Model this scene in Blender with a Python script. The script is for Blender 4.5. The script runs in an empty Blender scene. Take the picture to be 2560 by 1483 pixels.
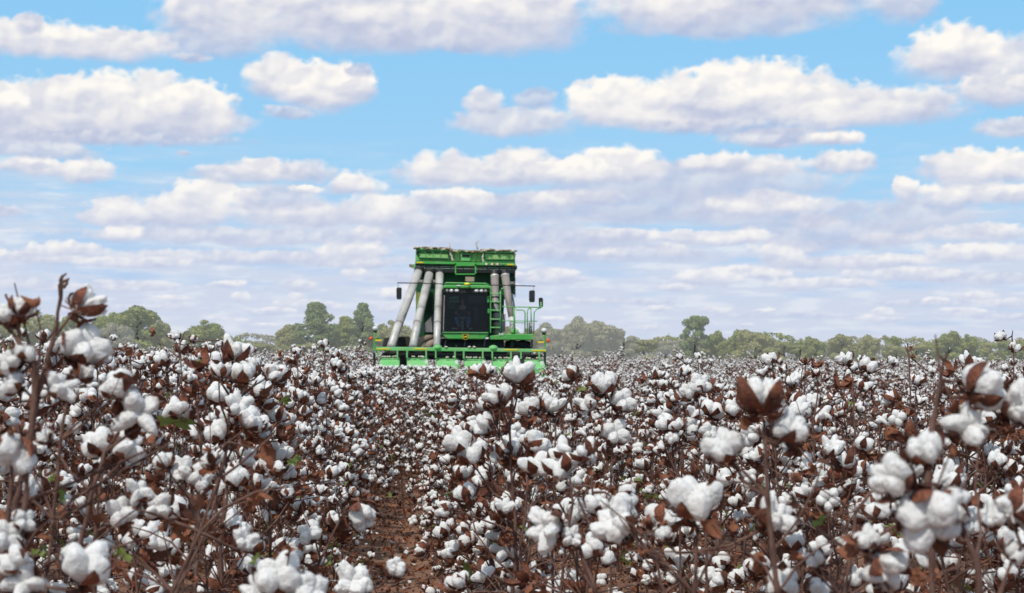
import bpy, math, random
import numpy as np
from mathutils import Vector, Matrix, noise as mnoise

# ------------------------------------------------------------------ scene, camera maths
scene = bpy.context.scene
COL = scene.collection
rad = math.radians
FPX = 4200.0                      # focal length in photo pixels
W_, H_ = 2560.0, 1483.0
CAM = Vector((0, 0, 1.36))
yaw, pitch, roll = math.atan(260 / FPX), math.atan((895 - H_ / 2) / FPX), rad(0.5)
FWD = Vector((math.sin(yaw) * math.cos(pitch), math.cos(yaw) * math.cos(pitch), math.sin(pitch)))
RIGHT0 = Vector((math.cos(yaw), -math.sin(yaw), 0))
UP0 = RIGHT0.cross(FWD)
RIGHT = RIGHT0 * math.cos(roll) + UP0 * math.sin(roll)
UP = UP0 * math.cos(roll) - RIGHT0 * math.sin(roll)

def ray(px, py):
    return FWD + RIGHT * ((px - W_ / 2) / FPX) - UP * ((py - H_ / 2) / FPX)
def at(px, py, d):
    r = ray(px, py)
    return CAM + r * (d / r.y)

cam_data = bpy.data.cameras.new('camera')
cam_data.sensor_width = 36
cam_data.lens = FPX / W_ * 36
cam_data.clip_start = 0.05
cam_data.clip_end = 6000
cam_data.dof.use_dof = True
cam_data.dof.focus_distance = 9.0
cam_data.dof.aperture_fstop = 8.5
cam = bpy.data.objects.new('camera', cam_data)
COL.objects.link(cam)
M = Matrix((RIGHT, UP, -FWD)).transposed().to_4x4()
M.translation = CAM
cam.matrix_world = M
scene.camera = cam
scene.view_settings.view_transform = 'Standard'
scene.view_settings.look = 'None'
scene.view_settings.exposure = 0
scene.cycles.max_bounces = 6
scene.cycles.transparent_max_bounces = 8

# ------------------------------------------------------------------ materials
def S(r, g, b):                   # sRGB bytes -> linear
    f = lambda c: (c / 255 / 12.92) if c / 255 <= .04045 else ((c / 255 + .055) / 1.055) ** 2.4
    return (f(r), f(g), f(b), 1)

def mat(name, c1, c2=None, scale=20, rough=.7, metal=0, bump=0, bscale=None, contrast=.5, island=False, transl=0, spec=.3, coords='Object', detail=4):
    m = bpy.data.materials.new(name)
    m.use_nodes = True
    n, l = m.node_tree.nodes, m.node_tree.links
    n.clear()
    out = n.new('ShaderNodeOutputMaterial')
    p = n.new('ShaderNodeBsdfPrincipled')
    p.inputs['Roughness'].default_value = rough
    p.inputs['Metallic'].default_value = metal
    p.inputs['Specular IOR Level'].default_value = spec
    c1 = tuple(c1[:3]) + (1,)
    p.inputs['Base Color'].default_value = c1
    tc = n.new('ShaderNodeTexCoord')
    col = None
    if c2 is not None:
        c2 = tuple(c2[:3]) + (1,)
        nz = n.new('ShaderNodeTexNoise')
        nz.inputs['Scale'].default_value = scale
        nz.inputs['Detail'].default_value = detail
        l.new(tc.outputs[coords], nz.inputs['Vector'])
        src = nz.outputs['Fac']
        if island:
            g = n.new('ShaderNodeNewGeometry')
            a = n.new('ShaderNodeMath'); a.operation = 'MULTIPLY_ADD'
            a.inputs[1].default_value = .35; 
            l.new(nz.outputs['Fac'], a.inputs[0])
            b = n.new('ShaderNodeMath'); b.operation = 'MULTIPLY'; b.inputs[1].default_value = .65
            l.new(g.outputs['Random Per Island'], b.inputs[0])
            l.new(b.outputs[0], a.inputs[2])
            src = a.outputs[0]
            contrast_ = 1.0
            rmin, rmax = .1, .9
        else:
            rmin, rmax = .5 - contrast * .5, .5 + contrast * .5
            rmin, rmax = .5 - (1 - contrast) * .5 * .8, .5 + (1 - contrast) * .5 * .8
        mr = n.new('ShaderNodeMapRange')
        mr.inputs['From Min'].default_value = rmin
        mr.inputs['From Max'].default_value = rmax
        l.new(src, mr.inputs['Value'])
        mx = n.new('ShaderNodeMix'); mx.data_type = 'RGBA'
        mx.inputs['A'].default_value = c1; mx.inputs['B'].default_value = c2
        l.new(mr.outputs[0], mx.inputs['Factor'])
        col = mx.outputs['Result']
        l.new(col, p.inputs['Base Color'])
    if bump:
        nb = n.new('ShaderNodeTexNoise')
        nb.inputs['Scale'].default_value = bscale or scale * 2
        nb.inputs['Detail'].default_value = 5
        l.new(tc.outputs[coords], nb.inputs['Vector'])
        bp = n.new('ShaderNodeBump')
        bp.inputs['Strength'].default_value = bump
        bp.inputs['Distance'].default_value = .01
        l.new(nb.outputs['Fac'], bp.inputs['Height'])
        l.new(bp.outputs[0], p.inputs['Normal'])
    sh = p.outputs[0]
    if transl:
        t = n.new('ShaderNodeBsdfTranslucent')
        t.inputs['Color'].default_value = c1
        if col: l.new(col, t.inputs['Color'])
        ms = n.new('ShaderNodeMixShader'); ms.inputs[0].default_value = transl
        l.new(sh, ms.inputs[1]); l.new(t.outputs[0], ms.inputs[2])
        sh = ms.outputs[0]
    l.new(sh, out.inputs['Surface'])
    return m

MAT = {}
MAT['lint'] = mat('cotton_lint', (.90, .895, .88), (.82, .80, .765), scale=28, rough=1, bump=.5, bscale=140, contrast=.35, transl=.34, spec=0)
_n, _l = MAT['lint'].node_tree.nodes, MAT['lint'].node_tree.links
_p = [q for q in _n if q.type == 'BSDF_PRINCIPLED'][0]
_tc = _n.new('ShaderNodeTexCoord'); _nz = _n.new('ShaderNodeTexNoise'); _nz.inputs['Scale'].default_value = 210; _nz.inputs['Detail'].default_value = 2
_l.new(_tc.outputs['Object'], _nz.inputs['Vector'])
_mr = _n.new('ShaderNodeMapRange'); _mr.inputs['From Min'].default_value = .70; _mr.inputs['From Max'].default_value = .76; _mr.inputs['To Max'].default_value = .75
_l.new(_nz.outputs['Fac'], _mr.inputs['Value'])
_mx = _n.new('ShaderNodeMix'); _mx.data_type = 'RGBA'; _mx.inputs['B'].default_value = (.22, .12, .07, 1)   # leaf trash caught in the fibre
_l.new(_mr.outputs[0], _mx.inputs['Factor']); _l.new(_p.inputs['Base Color'].links[0].from_socket, _mx.inputs['A']); _l.new(_mx.outputs['Result'], _p.inputs['Base Color'])
MAT['bur'] = mat('dry_bur', (.060, .026, .020), (.27, .092, .048), scale=45, rough=.75, bump=.4, bscale=200, contrast=.5, transl=.1)
_n, _l = MAT['bur'].node_tree.nodes, MAT['bur'].node_tree.links
_p = [q for q in _n if q.type == 'BSDF_PRINCIPLED'][0]
_tc = _n.new('ShaderNodeTexCoord'); _mp = _n.new('ShaderNodeMapping'); _mp.inputs['Scale'].default_value = (420, 420, 60)
_nz = _n.new('ShaderNodeTexNoise'); _nz.inputs['Scale'].default_value = 1; _nz.inputs['Detail'].default_value = 3
_l.new(_tc.outputs['Object'], _mp.inputs['Vector']); _l.new(_mp.outputs[0], _nz.inputs['Vector'])
_mr = _n.new('ShaderNodeMapRange'); _mr.inputs['From Min'].default_value = .35; _mr.inputs['From Max'].default_value = .65; _mr.inputs['To Min'].default_value = .45; _mr.inputs['To Max'].default_value = 1.25
_l.new(_nz.outputs['Fac'], _mr.inputs['Value'])
_vm = _n.new('ShaderNodeVectorMath'); _vm.operation = 'SCALE'
_l.new(_p.inputs['Base Color'].links[0].from_socket, _vm.inputs[0]); _l.new(_mr.outputs[0], _vm.inputs['Scale']); _l.new(_vm.outputs[0], _p.inputs['Base Color'])
MAT['stem'] = mat('cotton_stem', (.050, .024, .021), (.185, .105, .078), scale=30, rough=.8, contrast=.4, spec=.2)
MAT['dry'] = mat('dry_leaf', (.38, .115, .045), (.13, .082, .060), scale=60, rough=.8, island=True, transl=.2, bump=.3, bscale=120, spec=.15)
MAT['green'] = mat('green_leaf', (.060, .12, .030), (.26, .29, .07), scale=25, rough=.6, island=True, transl=.3)

# ------------------------------------------------------------------ mesh building
def make_mesh(name, V, F, mats, midx=None, smooth=True):
    V = np.asarray(V, dtype=np.float32).reshape(-1, 3)
    me = bpy.data.meshes.new(name)
    me.vertices.add(len(V)); me.vertices.foreach_set('co', V.ravel())
    F = np.asarray(F, dtype=np.int32).reshape(-1, 3)
    me.loops.add(F.size); me.loops.foreach_set('vertex_index', F.ravel())
    me.polygons.add(len(F))
    me.polygons.foreach_set('loop_start', np.arange(0, F.size, 3, dtype=np.int32))
    me.polygons.foreach_set('loop_total', np.full(len(F), 3, dtype=np.int32))
    for m in mats: me.materials.append(m)
    if midx is not None: me.polygons.foreach_set('material_index', np.asarray(midx, dtype=np.int32))
    me.polygons.foreach_set('use_smooth', np.full(len(F), smooth, dtype=bool))
    me.update(calc_edges=True)
    return me

class Geo:
    """triangle soup with one material slot index per face"""
    def __init__(s): s.V = []; s.F = []; s.I = []; s.n = 0
    def add(s, V, F, mi=0, mx=None):
        V = np.asarray(V, dtype=np.float32)
        if mx is not None:
            A = np.array(mx, dtype=np.float32)
            V = V @ A[:3, :3].T + A[:3, 3]
        F = np.asarray(F, dtype=np.int32)
        s.V.append(V); s.F.append(F + s.n)
        s.I.append(np.full(len(F), mi, dtype=np.int32) if np.isscalar(mi) else np.asarray(mi, dtype=np.int32))
        s.n += len(V)
    def arrays(s):
        return np.concatenate(s.V), np.concatenate(s.F), np.concatenate(s.I)
    def geo(s, other, mx=None, off=0):
        V, F, I = other
        s.add(V, F, I + off, mx)
    def mesh(s, name, mats, smooth=True):
        V, F, I = s.arrays()
        return make_mesh(name, V, F, mats, I, smooth)

def tube_arr(pts, rads, sides=6, cap=True):
    pts = [Vector(p) for p in pts]
    V = []; F = []
    n = len(pts)
    ref = Vector((.31, .17, .93))
    for i, p in enumerate(pts):
        t = (pts[min(i + 1, n - 1)] - pts[max(i - 1, 0)]).normalized()
        if abs(t.dot(ref)) > .97: ref = Vector((.9, .2, .1))
        u = t.cross(ref).normalized(); v = t.cross(u)
        for k in range(sides):
            a = 2 * math.pi * k / sides
            V.append(p + (u * math.cos(a) + v * math.sin(a)) * rads[i])
    for i in range(n - 1):
        for k in range(sides):
            a, b = i * sides + k, i * sides + (k + 1) % sides
            c, d = a + sides, b + sides
            F += [(a, b, d), (a, d, c)]
    if cap:
        V.append(pts[0]); V.append(pts[-1])
        c0, c1 = len(V) - 2, len(V) - 1
        for k in range(sides):
            F.append((c0, (k + 1) % sides, k))
            F.append((c1, (n - 1) * sides + k, (n - 1) * sides + (k + 1) % sides))
    return np.array([tuple(v) for v in V], dtype=np.float32), np.array(F, dtype=np.int32)

def ico(sub):
    import bmesh
    bm = bmesh.new()
    bmesh.ops.create_icosphere(bm, subdivisions=sub, radius=1)
    V = np.array([tuple(v.co) for v in bm.verts], dtype=np.float32)
    F = np.array([[v.index for v in f.verts] for f in bm.faces], dtype=np.int32)
    bm.free()
    return V, F
ICO = {k: ico(k) for k in (1, 2, 3, 4)}

def rot_to(axis, spin=0):
    q = Vector((0, 0, 1)).rotation_difference(Vector(axis).normalized())
    return q.to_matrix().to_4x4() @ Matrix.Rotation(spin, 4, 'Z')

# ------------------------------------------------------------------ cotton boll prototypes
def jit(r, a): return Vector((r.uniform(-a, a), r.uniform(-a, a), r.uniform(-a, a)))
def lint_arr(seed, sub):
    r = random.Random(seed)
    V0, F0 = ICO[sub]
    g = Geo()
    nl = r.choice([4, 4, 5])
    open_ = r.uniform(.6, 1.15)
    kind = ('full', 'full', 'half', 'droop', 'ragged', 'full', 'half', 'ragged', 'droop')[seed % 9]
    if kind == 'half': open_ = r.uniform(.25, .45)
    for k in range(nl):
        a = 2 * math.pi * k / nl + r.uniform(-.15, .15)
        L = r.uniform(.024, .033); w = r.uniform(.0165, .0205)
        if kind == 'half': w *= .80; L *= .82
        if kind == 'droop': L *= r.uniform(1.15, 1.55); w *= .82
        if kind == 'ragged': w *= r.uniform(.7, 1.0); L *= r.uniform(.8, 1.35)
        d = Vector((math.cos(a), math.sin(a), 0))
        axis = (d * open_ * r.uniform(.6, 1.15) + Vector((0, 0, 1))).normalized()
        cen = d * .0165 * r.uniform(.85, 1.2) + Vector((0, 0, .024 + r.uniform(-.004, .005)))
        A = np.array(rot_to(axis, r.uniform(0, 6)))[:3, :3]
        P = V0 * np.array([w, w * r.uniform(.9, 1.12), L])
        off = r.uniform(0, 100)
        amp = .26 if kind == 'ragged' else .15
        out = np.empty_like(P)
        for i, p in enumerate(P):
            q = Vector(V0[i]) 
            s = 1 + amp * mnoise.noise(q * 1.5 + Vector((off, 0, 0))) * 1.3 + amp * .30 * mnoise.noise(q * 3.4 + Vector((0, off, 0))) + (.05 * mnoise.noise(q * 7.5 + Vector((0, 0, off))) if sub > 2 else 0)
            out[i] = p * s
        # seed locks droop a little towards the tip
        out = out @ A.T + np.array(cen)
        out[:, 2] -= (np.hypot(out[:, 0], out[:, 1]) ** 2) * (r.uniform(9, 22) if kind == 'droop' else r.uniform(2, 7))
        g.add(out, F0)
    if sub >= 3:                    # fibre wisps
        SV = np.concatenate(g.V)
        cen_ = SV.mean(0)
        for k in range(230 if sub == 4 else 70):
            p0 = Vector(SV[r.randrange(len(SV))]); d = (p0 - Vector(cen_)).normalized()
            ln = r.uniform(.4, 1.0) * (.8 if r.random() < .9 else 1.9)
            p1 = p0 + (d + jit(r, .8)) * .0045 * ln
            p2 = p1 + (d * .4 + jit(r, 1.0) + Vector((0, 0, -.3))) * .0050 * ln
            V, F = tube_arr([p0, p1, p2], [.00042, .00034, .00012], 3, False)
            g.add(V, F)
    return g.arrays()

def bur_arr(seed, lod=0):
    r = random.Random(seed)
    g = Geo()
    nl = r.choice([4, 5])
    nu, nv = (7, 5) if lod == 0 else ((4, 3) if lod == 1 else (3, 3))
    for k in range(nl):
        a = 2 * math.pi * (k + .5) / nl + r.uniform(-.2, .2)
        L = r.uniform(.046, .060); w = r.uniform(.0125, .0170); curl = r.uniform(.9, 1.5)
        tip = r.uniform(-.5, .7)
        V = []
        for i in range(nu):
            t = i / (nu - 1)
            # profile: starts at base, swings out, then up
            ang = -.2 + curl * t ** .8 + tip * max(0, t - .6)
            rr = .005 + L * (math.sin(min(t * 1.9, 1.57)) * .76 - .12 * tip * t)
            zz = -.004 + L * (t ** 1.5) * .82
            hw = w * math.sin(math.pi * (t * .86 + .1)) ** .8 if t < 1 else .0004
            for j in range(nv):
                s = -1 + 2 * j / (nv - 1)
                cup = (s * s) * .35 * hw
                x = rr - cup + r.uniform(-1, 1) * .0008
                y = s * hw
                z = zz + r.uniform(-1, 1) * .0008
                V.append((x * math.cos(a) - y * math.sin(a), x * math.sin(a) + y * math.cos(a), z))
        F = []
        for i in range(nu - 1):
            for j in range(nv - 1):
                p = i * nv + j
                F += [(p, p + 1, p + nv + 1), (p, p + nv + 1, p + nv)]
        g.add(np.array(V), F)
    V, F = tube_arr([(0, 0, -.016), (0, 0, .002)], [.0022, .006], 5)
    g.add(V, F)
    # thin spiky bract teeth round the base
    for k in range({0: 11, 1: 7, 2: 0}[lod]):
        a = r.uniform(0, 6.28); d = Vector((math.cos(a), math.sin(a), 0)); ln = r.uniform(.022, .044)
        p0 = Vector((0, 0, -.004)); p1 = p0 + d * ln * .75 + Vector((0, 0, r.uniform(-.012, .010))); p2 = p1 + d * ln * .25 + Vector((0, 0, r.uniform(-.004, .020)))
        V, F = tube_arr([p0, p1, p2], [.0018, .0015, .0003], 3, False); g.add(V, F)
    # curled bracts under the boll
    for k in range(3 if lod < 2 else 0):
        a = r.uniform(0, 6.28)
        V = []
        for i in range(4):
            t = i / 3
            hw = .011 * math.sin(math.pi * (t * .8 + .15))
            for s in (-1, 0, 1):
                x = .005 + .028 * t ** .7 + (.003 if s == 0 else 0); z = -.006 - .012 * math.sin(t * 3) + .012 * t
                V.append((x * math.cos(a) - s * hw * math.sin(a), x * math.sin(a) + s * hw * math.cos(a), z + r.uniform(-.002, .002)))
        F = []
        for i in range(3):
            for j in range(2):
                p = i * 3 + j
                F += [(p, p + 1, p + 4), (p, p + 4, p + 3)]
        g.add(np.array(V), F)
    return g.arrays()

def leaf_arr(seed, curl=1.0, lod=0, size=.07):
    """lobed, crumpled leaf hanging from the origin"""
    r = random.Random(seed)
    V = [(0, 0, 0)]; F = []
    lobes = 5 if lod < 2 else 3
    rings = 3 if lod == 0 else 2
    na = lobes * 4 if lod < 2 else 7
    for q in range(1, rings + 1):
        for k in range(na + 1):
            a = -2.35 + 4.7 * k / na
            ll = .62 + .38 * abs(math.cos((a) * lobes / 4.7 * math.pi * .98)) ** 1.5
            if abs(a) > 1.7: ll *= .75
            R = size * ll * q / rings
            V.append((R * math.sin(a), R * math.cos(a) * 1.0, 0))
    for k in range(na): F.append((0, k + 1, k + 2))
    for q in range(rings - 1):
        b0 = 1 + q * (na + 1); b1 = b0 + na + 1
        for k in range(na):
            F += [(b0 + k, b1 + k, b1 + k + 1), (b0 + k, b1 + k + 1, b0 + k + 1)]
    P = []
    off = r.uniform(0, 50)
    for x, y, z in V:
        p = Vector((x, y, 0)) / size
        nz = mnoise.noise_vector(p * 1.7 + Vector((off, 0, 0)))
        # roll the sides and the tip
        th = x / size * 2.1 * curl
        x2 = size * math.sin(th) / max(.3, 2.1 * curl) * 1.3 if curl > .3 else x
        z2 = size * (1 - math.cos(th)) / max(.5, 2.1 * curl)
        ph = y / size * 1.1 * curl
        y2 = size * math.sin(ph) / max(.5, 1.1 * curl) if curl > .3 else y
        z3 = z2 - size * (1 - math.cos(ph)) / max(.5, 1.1 * curl)
        P.append((x2 + nz.x * size * .16 * curl, y2 + nz.y * size * .16 * curl, z3 + nz.z * size * (.12 + .2 * curl)))
    return np.array(P, dtype=np.float32), np.array(F, dtype=np.int32), np.zeros(len(F), dtype=np.int32)

NB = 9
LINT = {lod: [lint_arr(100 + i, {0: 4, 1: 3, 2: 2, 3: 1}[lod]) for i in range(9)] for lod in (0, 1, 2, 3)}
BUR = {lod: [bur_arr(200 + i, lod) for i in range(6)] for lod in (0, 1, 2)}
DRY = {lod: [leaf_arr(300 + i, 1.3 + .5 * (i % 3), lod, .032 + .006 * (i % 4)) for i in range(8)] for lod in (0, 1, 2)}
GRN = {lod: [leaf_arr(400 + i, .35, lod, .042 + .006 * (i % 2)) for i in range(4)] for lod in (0, 1, 2)}
MB_MATS = [MAT['stem'], MAT['lint'], MAT['bur'], MAT['dry'], MAT['green']]
def mk(arr, name, m):
    return make_mesh(name, arr[0], arr[1], [m])
ME_LINT = {lod: [mk(a, 'boll', MAT['lint']) for a in LINT[lod]] for lod in (0, 1, 2)}
ME_BUR = {lod: [mk(a, 'bur', MAT['bur']) for a in BUR[lod]] for lod in (0, 1)}
ME_DRY = {lod: [mk(a, 'dry_leaf', MAT['dry']) for a in DRY[lod]] for lod in (0, 1)}
ME_GRN = {lod: [mk(a, 'green_leaf', MAT['green']) for a in GRN[lod]] for lod in (0, 1)}
# boll with its bur in one mesh, for plants too far to show the bur as its own piece
ME_BOTH = []
for i in range(NB):
    g = Geo(); g.geo(LINT[2][i]); g.geo(BUR[1][i % 6], None, 1)
    ME_BOTH.append(g.mesh('boll', [MAT['lint'], MAT['bur']]))

# ------------------------------------------------------------------ plant specs
def jit(r, a): return Vector((r.uniform(-a, a), r.uniform(-a, a), r.uniform(-a, a)))
def branch_pts(r, p0, d, L, n=3, zig=.02, droop=0):
    pts = [p0]; p = p0
    for i in range(n):
        d = (d + jit(r, .35) + Vector((0, 0, -droop))).normalized()
        p = p + d * (L / n)
        pts.append(p)
    return pts, d

def gen_plant(seed, H=1.05, nbr=12, boll_p=.84):
    r = random.Random(seed)
    tubes = []; items = []
    lean = Vector((r.uniform(-.08, .08), r.uniform(-.08, .08), 1)).normalized()
    main = [Vector((0, 0, -.02))]
    for i in range(1, 11):
        main.append(lean * (H * i / 10) + Vector((r.uniform(-1, 1), r.uniform(-1, 1), 0)) * .010)
    tubes.append((main, [.0075 * (1 - i / 12) + .0012 for i in range(11)]))
    def add_boll(p, d, s=None):
        ax = (d * .9 + Vector((0, 0, .55)) + jit(r, .75)).normalized()
        kind = 'boll'
        s = s or r.uniform(.70, 1.10)
        u = r.random()
        if u < .13: kind = 'empty'
        items.append((kind, p + ax * .012, ax, r.uniform(0, 6.28), s, r.randrange(1000)))
    for i in range(nbr):
        t = .10 + .86 * (i + r.random() * .6) / nbr
        k = t * 10
        p0 = main[int(k)].lerp(main[min(10, int(k) + 1)], k - int(k))
        a = i * 2.4 + r.uniform(-.5, .5)
        el = r.uniform(.15, .9)
        L = r.uniform(.6, 1.25) * (.37 - .26 * t)
        L = max(L, .05)
        d = Vector((math.cos(a) * math.cos(el), math.sin(a) * math.cos(el), math.sin(el)))
        pts, dd = branch_pts(r, p0, d, L, 3, droop=.03)
        tubes.append((pts, [.0036, .0030, .0024, .0018]))
        if r.random() < boll_p: add_boll(pts[-1], dd)
        for q in (1, 2):
            if r.random() < (.34 if L > .14 else .12):
                pp = pts[q]; d2 = (jit(r, 1) + Vector((0, 0, .6))).normalized()
                e = pp + d2 * r.uniform(.02, .05)
                tubes.append(([pp, e], [.0018, .0014])); add_boll(e, d2)
        for _q in range(r.choice([0, 1, 1, 2])):
            pp = pts[r.choice([1, 2, 3])]; d2 = (jit(r, 1)).normalized()
            e = pp + d2 * r.uniform(.015, .05)
            tubes.append(([pp, e], [.0012, .0008]))
            ax = (jit(r, 1) + Vector((0, 0, -.4))).normalized()
            items.append(('green' if r.random() < (.30 if t < .6 else .12) else 'dry', e, ax, r.uniform(0, 6.28), r.uniform(.55, 1.1), r.randrange(1000)))
    # bare twigs
    for i in range(17):
        t = r.uniform(.04, .95); k = t * 10
        p0 = main[int(k)]; a = r.uniform(0, 6.28); el = r.uniform(.2, 1.2)
        d = Vector((math.cos(a) * math.cos(el), math.sin(a) * math.cos(el), math.sin(el)))
        pts, _ = branch_pts(r, p0, d, r.uniform(.08, .26), 2)
        tubes.append((pts, [.0022, .0016, .0009]))
    for i in range(26):
        src = r.choice(tubes[1:nbr])[0]; p0 = src[r.randrange(1, len(src))]
        pts, _ = branch_pts(r, p0, (jit(r, 1) + Vector((0, 0, .5))).normalized(), r.uniform(.03, .13), 2)
        tubes.append((pts, [.0013, .0011, .0007]))
    if r.random() < .65: add_boll(main[-1], Vector((0, 0, 1)))
    else:
        for i in range(4):
            tubes.append(([main[-1], main[-1] + (jit(r, .03) + Vector((0, 0, .02)))], [.0018, .0012]))
    return tubes, items

def spec_mesh_stem(tubes, sides, name='stem'):
    g = Geo()
    for pts, rr in tubes:
        V, F = tube_arr(pts, rr, sides, False)
        g.add(V, F)
    return g.mesh(name, [MAT['stem']])

def spec_merged(tubes, items, lod, name):
    g = Geo()
    sides = 4 if lod == 1 else 3
    fat = (1.0, 1.0, 1.35, 2.2)[lod]
    for i, (pts, rr) in enumerate(tubes):
        if lod == 3 and i % 2 and i > 3: continue
        V, F = tube_arr(pts, [x * fat for x in rr], sides, False); g.add(V, F, 0)
    for kind, p, ax, spin, s, k in items:
        mx = Matrix.Translation(p) @ rot_to(ax, spin) @ Matrix.Scale(s, 4)
        if kind == 'boll':
            g.geo(LINT[min(3, lod + 1)][k % NB], mx @ Matrix.Scale((1, 1.03, 1.12, 1.12)[lod], 4), 1)
            g.geo(BUR[min(2, lod)][k % 6], mx, 2)
        elif kind == 'empty': g.geo(BUR[min(2, lod)][k % 6], mx, 2)
        elif kind == 'dry': g.geo(DRY[min(2, lod)][k % 8], mx @ Matrix.Scale((1, 1, 1.25, 1.6)[lod], 4), 3)
        elif kind == 'green': g.geo(GRN[min(2, lod)][k % 4], mx, 4)
    return g.mesh(name, MB_MATS)

def link(o):
    COL.objects.link(o); return o
def empty(name, loc, rz=0, label=None, cat=None, group=None):
    o = bpy.data.objects.new(name, None)
    o.empty_display_size = .1
    o.location = loc; o.rotation_euler = (0, 0, rz)
    if label: o['label'] = label
    if cat: o['category'] = cat
    if group: o['group'] = group
    return link(o)

def build_items(root, items, lod, sub):
    """bolls (with bur sub-parts when sub) and leaves as parts of a plant"""
    for kind, p, ax, spin, s, k in items:
        mx = Matrix.Translation(p) @ rot_to(ax, spin) @ Matrix.Scale(s, 4)
        if kind == 'boll':
            me = ME_LINT[lod][k % len(ME_LINT[lod])] if sub else ME_BOTH[k % NB]
            o = bpy.data.objects.new('boll', me); link(o); o.parent = root; o.matrix_local = mx
            if sub:
                b = bpy.data.objects.new('bur', ME_BUR[min(lod, 1)][k % 6]); link(b); b.parent = o
        else:
            me, nm = {'empty': (ME_BUR[1][k % 6], 'bur'), 'dry': (ME_DRY[min(lod, 1)][k % 8], 'dry_leaf'), 'green': (ME_GRN[min(lod, 1)][k % 4], 'green_leaf')}[kind]
            o = bpy.data.objects.new(nm, me); link(o); o.parent = root; o.matrix_local = mx

exec_picker = True
# ------------------------------------------------------------------ hero plants (those the photo singles out)
GRP = 'cotton plants in the rows'
def refine(pts, rads, r):
    P, Rr = [], []
    for i in range(len(pts) - 1):
        m = max(2, int((pts[i + 1] - pts[i]).length / .022))
        for k in range(m):
            t = k / m
            P.append(pts[i].lerp(pts[i + 1], t) + (jit(r, .0016) if k else Vector()))
            Rr.append((rads[i] + (rads[i + 1] - rads[i]) * t) * (r.uniform(.88, 1.12) + (.28 if k == 0 and i else 0)))
    return P + [pts[-1]], Rr + [rads[-1]]
HERO_XY = []
def hero(label, d, stem, bolls, leaves=(), extra=(), base=None, r0=.0048, twigs=5, seed=1):
    """stem: photo points; bolls: (px,py,size_px,(right,towards,up),attach_index[,mid]); all at distance d"""
    r = random.Random(seed)
    base = base or (stem[-1][0], None)
    sp = [at(x, y, d + (q[0] if q else 0)) for x, y, *q in stem]
    low = sp[-1]
    b = Vector((at(base[0], 1480, d).x, d + .05, 0))
    if low.z > .2:
        sp += [low.lerp(b, .5) + Vector((.01, 0, 0))]
    sp += [Vector((b.x, b.y, -.02))]
    root = empty('cotton_plant', (b.x, b.y, 0), 0, label, 'cotton plant', GRP)
    n = len(sp)
    o3 = Vector((b.x, b.y, 0))
    tubes = [refine([p - o3 for p in sp], [.0022 + (r0 - .0022) * min(1, i / 3) for i in range(n)], r)]
    items = []
    cR = Vector((1, 0, 0)); cT = Vector((0, -1, 0)); cU = Vector((0, 0, 1))
    for bo in bolls:
        px, py, sz, ax, ai = bo[:5]
        dd = d + (bo[5] if len(bo) > 5 else 0)
        s = sz * dd / FPX / .078
        c = at(px, py, dd)
        a = (cR * ax[0] + cT * ax[1] + cU * ax[2]).normalized()
        p = c - a * .024 * s - o3
        items.append(('boll', p, a, r.uniform(0, 6.28), s, r.randrange(1000)))
        q0 = sp[min(ai, n - 1)] - o3
        if (p - q0).length > .02:
            mid = q0.lerp(p, .55) + Vector((r.uniform(-.015, .015), 0, -.015)) 
            tubes.append(([q0, mid, p - a * .012 * s, p], [.0034, .0028, .0024, .0022]))
    for lf in leaves:
        px, py, sz, kind, ai = lf[:5]
        p = at(px, py, d - .03) - o3
        s = sz * d / FPX / .075 * (.62 if kind == 'green' else 1)
        items.append((kind, p, (jit(r, 1) + Vector((0, -1.2, -.2))).normalized(), r.uniform(0, 6.28), s, r.randrange(1000)))
        q0 = sp[min(ai, n - 1)] - o3
        tubes.append(([q0, q0.lerp(p, .6) + jit(r, .01), p], [.0018, .0014, .001]))
    for ex in extra:
        pts = [at(x, y, d + (q[0] if q else 0)) - o3 for x, y, *q in ex]
        tubes.append((pts, [.0036 - .0018 * i / (len(pts) - 1) for i in range(len(pts))]))
    for i in range(twigs):
        k = r.randrange(min(2, n - 2), n - 1) if n > 2 else 0
        q0 = sp[k] - o3
        pts, dd = branch_pts(r, q0, Vector((r.uniform(-1, 1), r.uniform(-.3, 1), r.uniform(.2, 1))).normalized(), r.uniform(.1, .25), 3)
        tubes.append((pts, [.0028, .0022, .0017, .0012]))
        if r.random() < .3:
            items.append(('dry', pts[-1], jit(r, 1).normalized(), 0, r.uniform(.5, .9), r.randrange(1000)))
    st = bpy.data.objects.new('stem', spec_mesh_stem(tubes, 8)); link(st); st.parent = root
    build_items(root, items, 0, True)
    HERO_XY.append((b.x, b.y))
    return root

hero('tall dark cotton stalk at the far left with its bud tip against the sky', 3.0,
     [(156, 705), (152, 745), (134, 850), (104, 950), (72, 1100), (40, 1260), (12, 1420)],
     [(214, 762, 92, (.55, -.55, .45), 2), (213, 862, 118, (.55, .5, .75), 3)],
     extra=[[(152, 745), (148, 715), (158, 690), (166, 684)], [(156, 705), (168, 700), (173, 696)], [(153, 730), (146, 712)], [(158, 720), (168, 708), (170, 700)],
            [(154, 715), (150, 700), (156, 688)], [(40, 1260), (150, 1220), (270, 1170), (400, 1110)]], seed=3, twigs=0)
hero('cotton plant at the left edge with a spiky dry bract on top', 2.9,
     [(12, 815), (50, 860), (85, 905), (88, 1000), (70, 1150), (50, 1400)],
     [(22, 785, 72, (-.2, .5, .8), 0), (55, 770, 72, (.3, -.3, .9), 0), (22, 905, 66, (-.4, .6, .5), 2), (62, 878, 58, (.2, .3, .9), 2), (28, 960, 66, (-.5, .4, .3), 3),
      (150, 965, 80, (.6, .4, .3), 3)], extra=[[(50, 860), (44, 790), (16, 742), (14, 735)]], seed=5)
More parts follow.
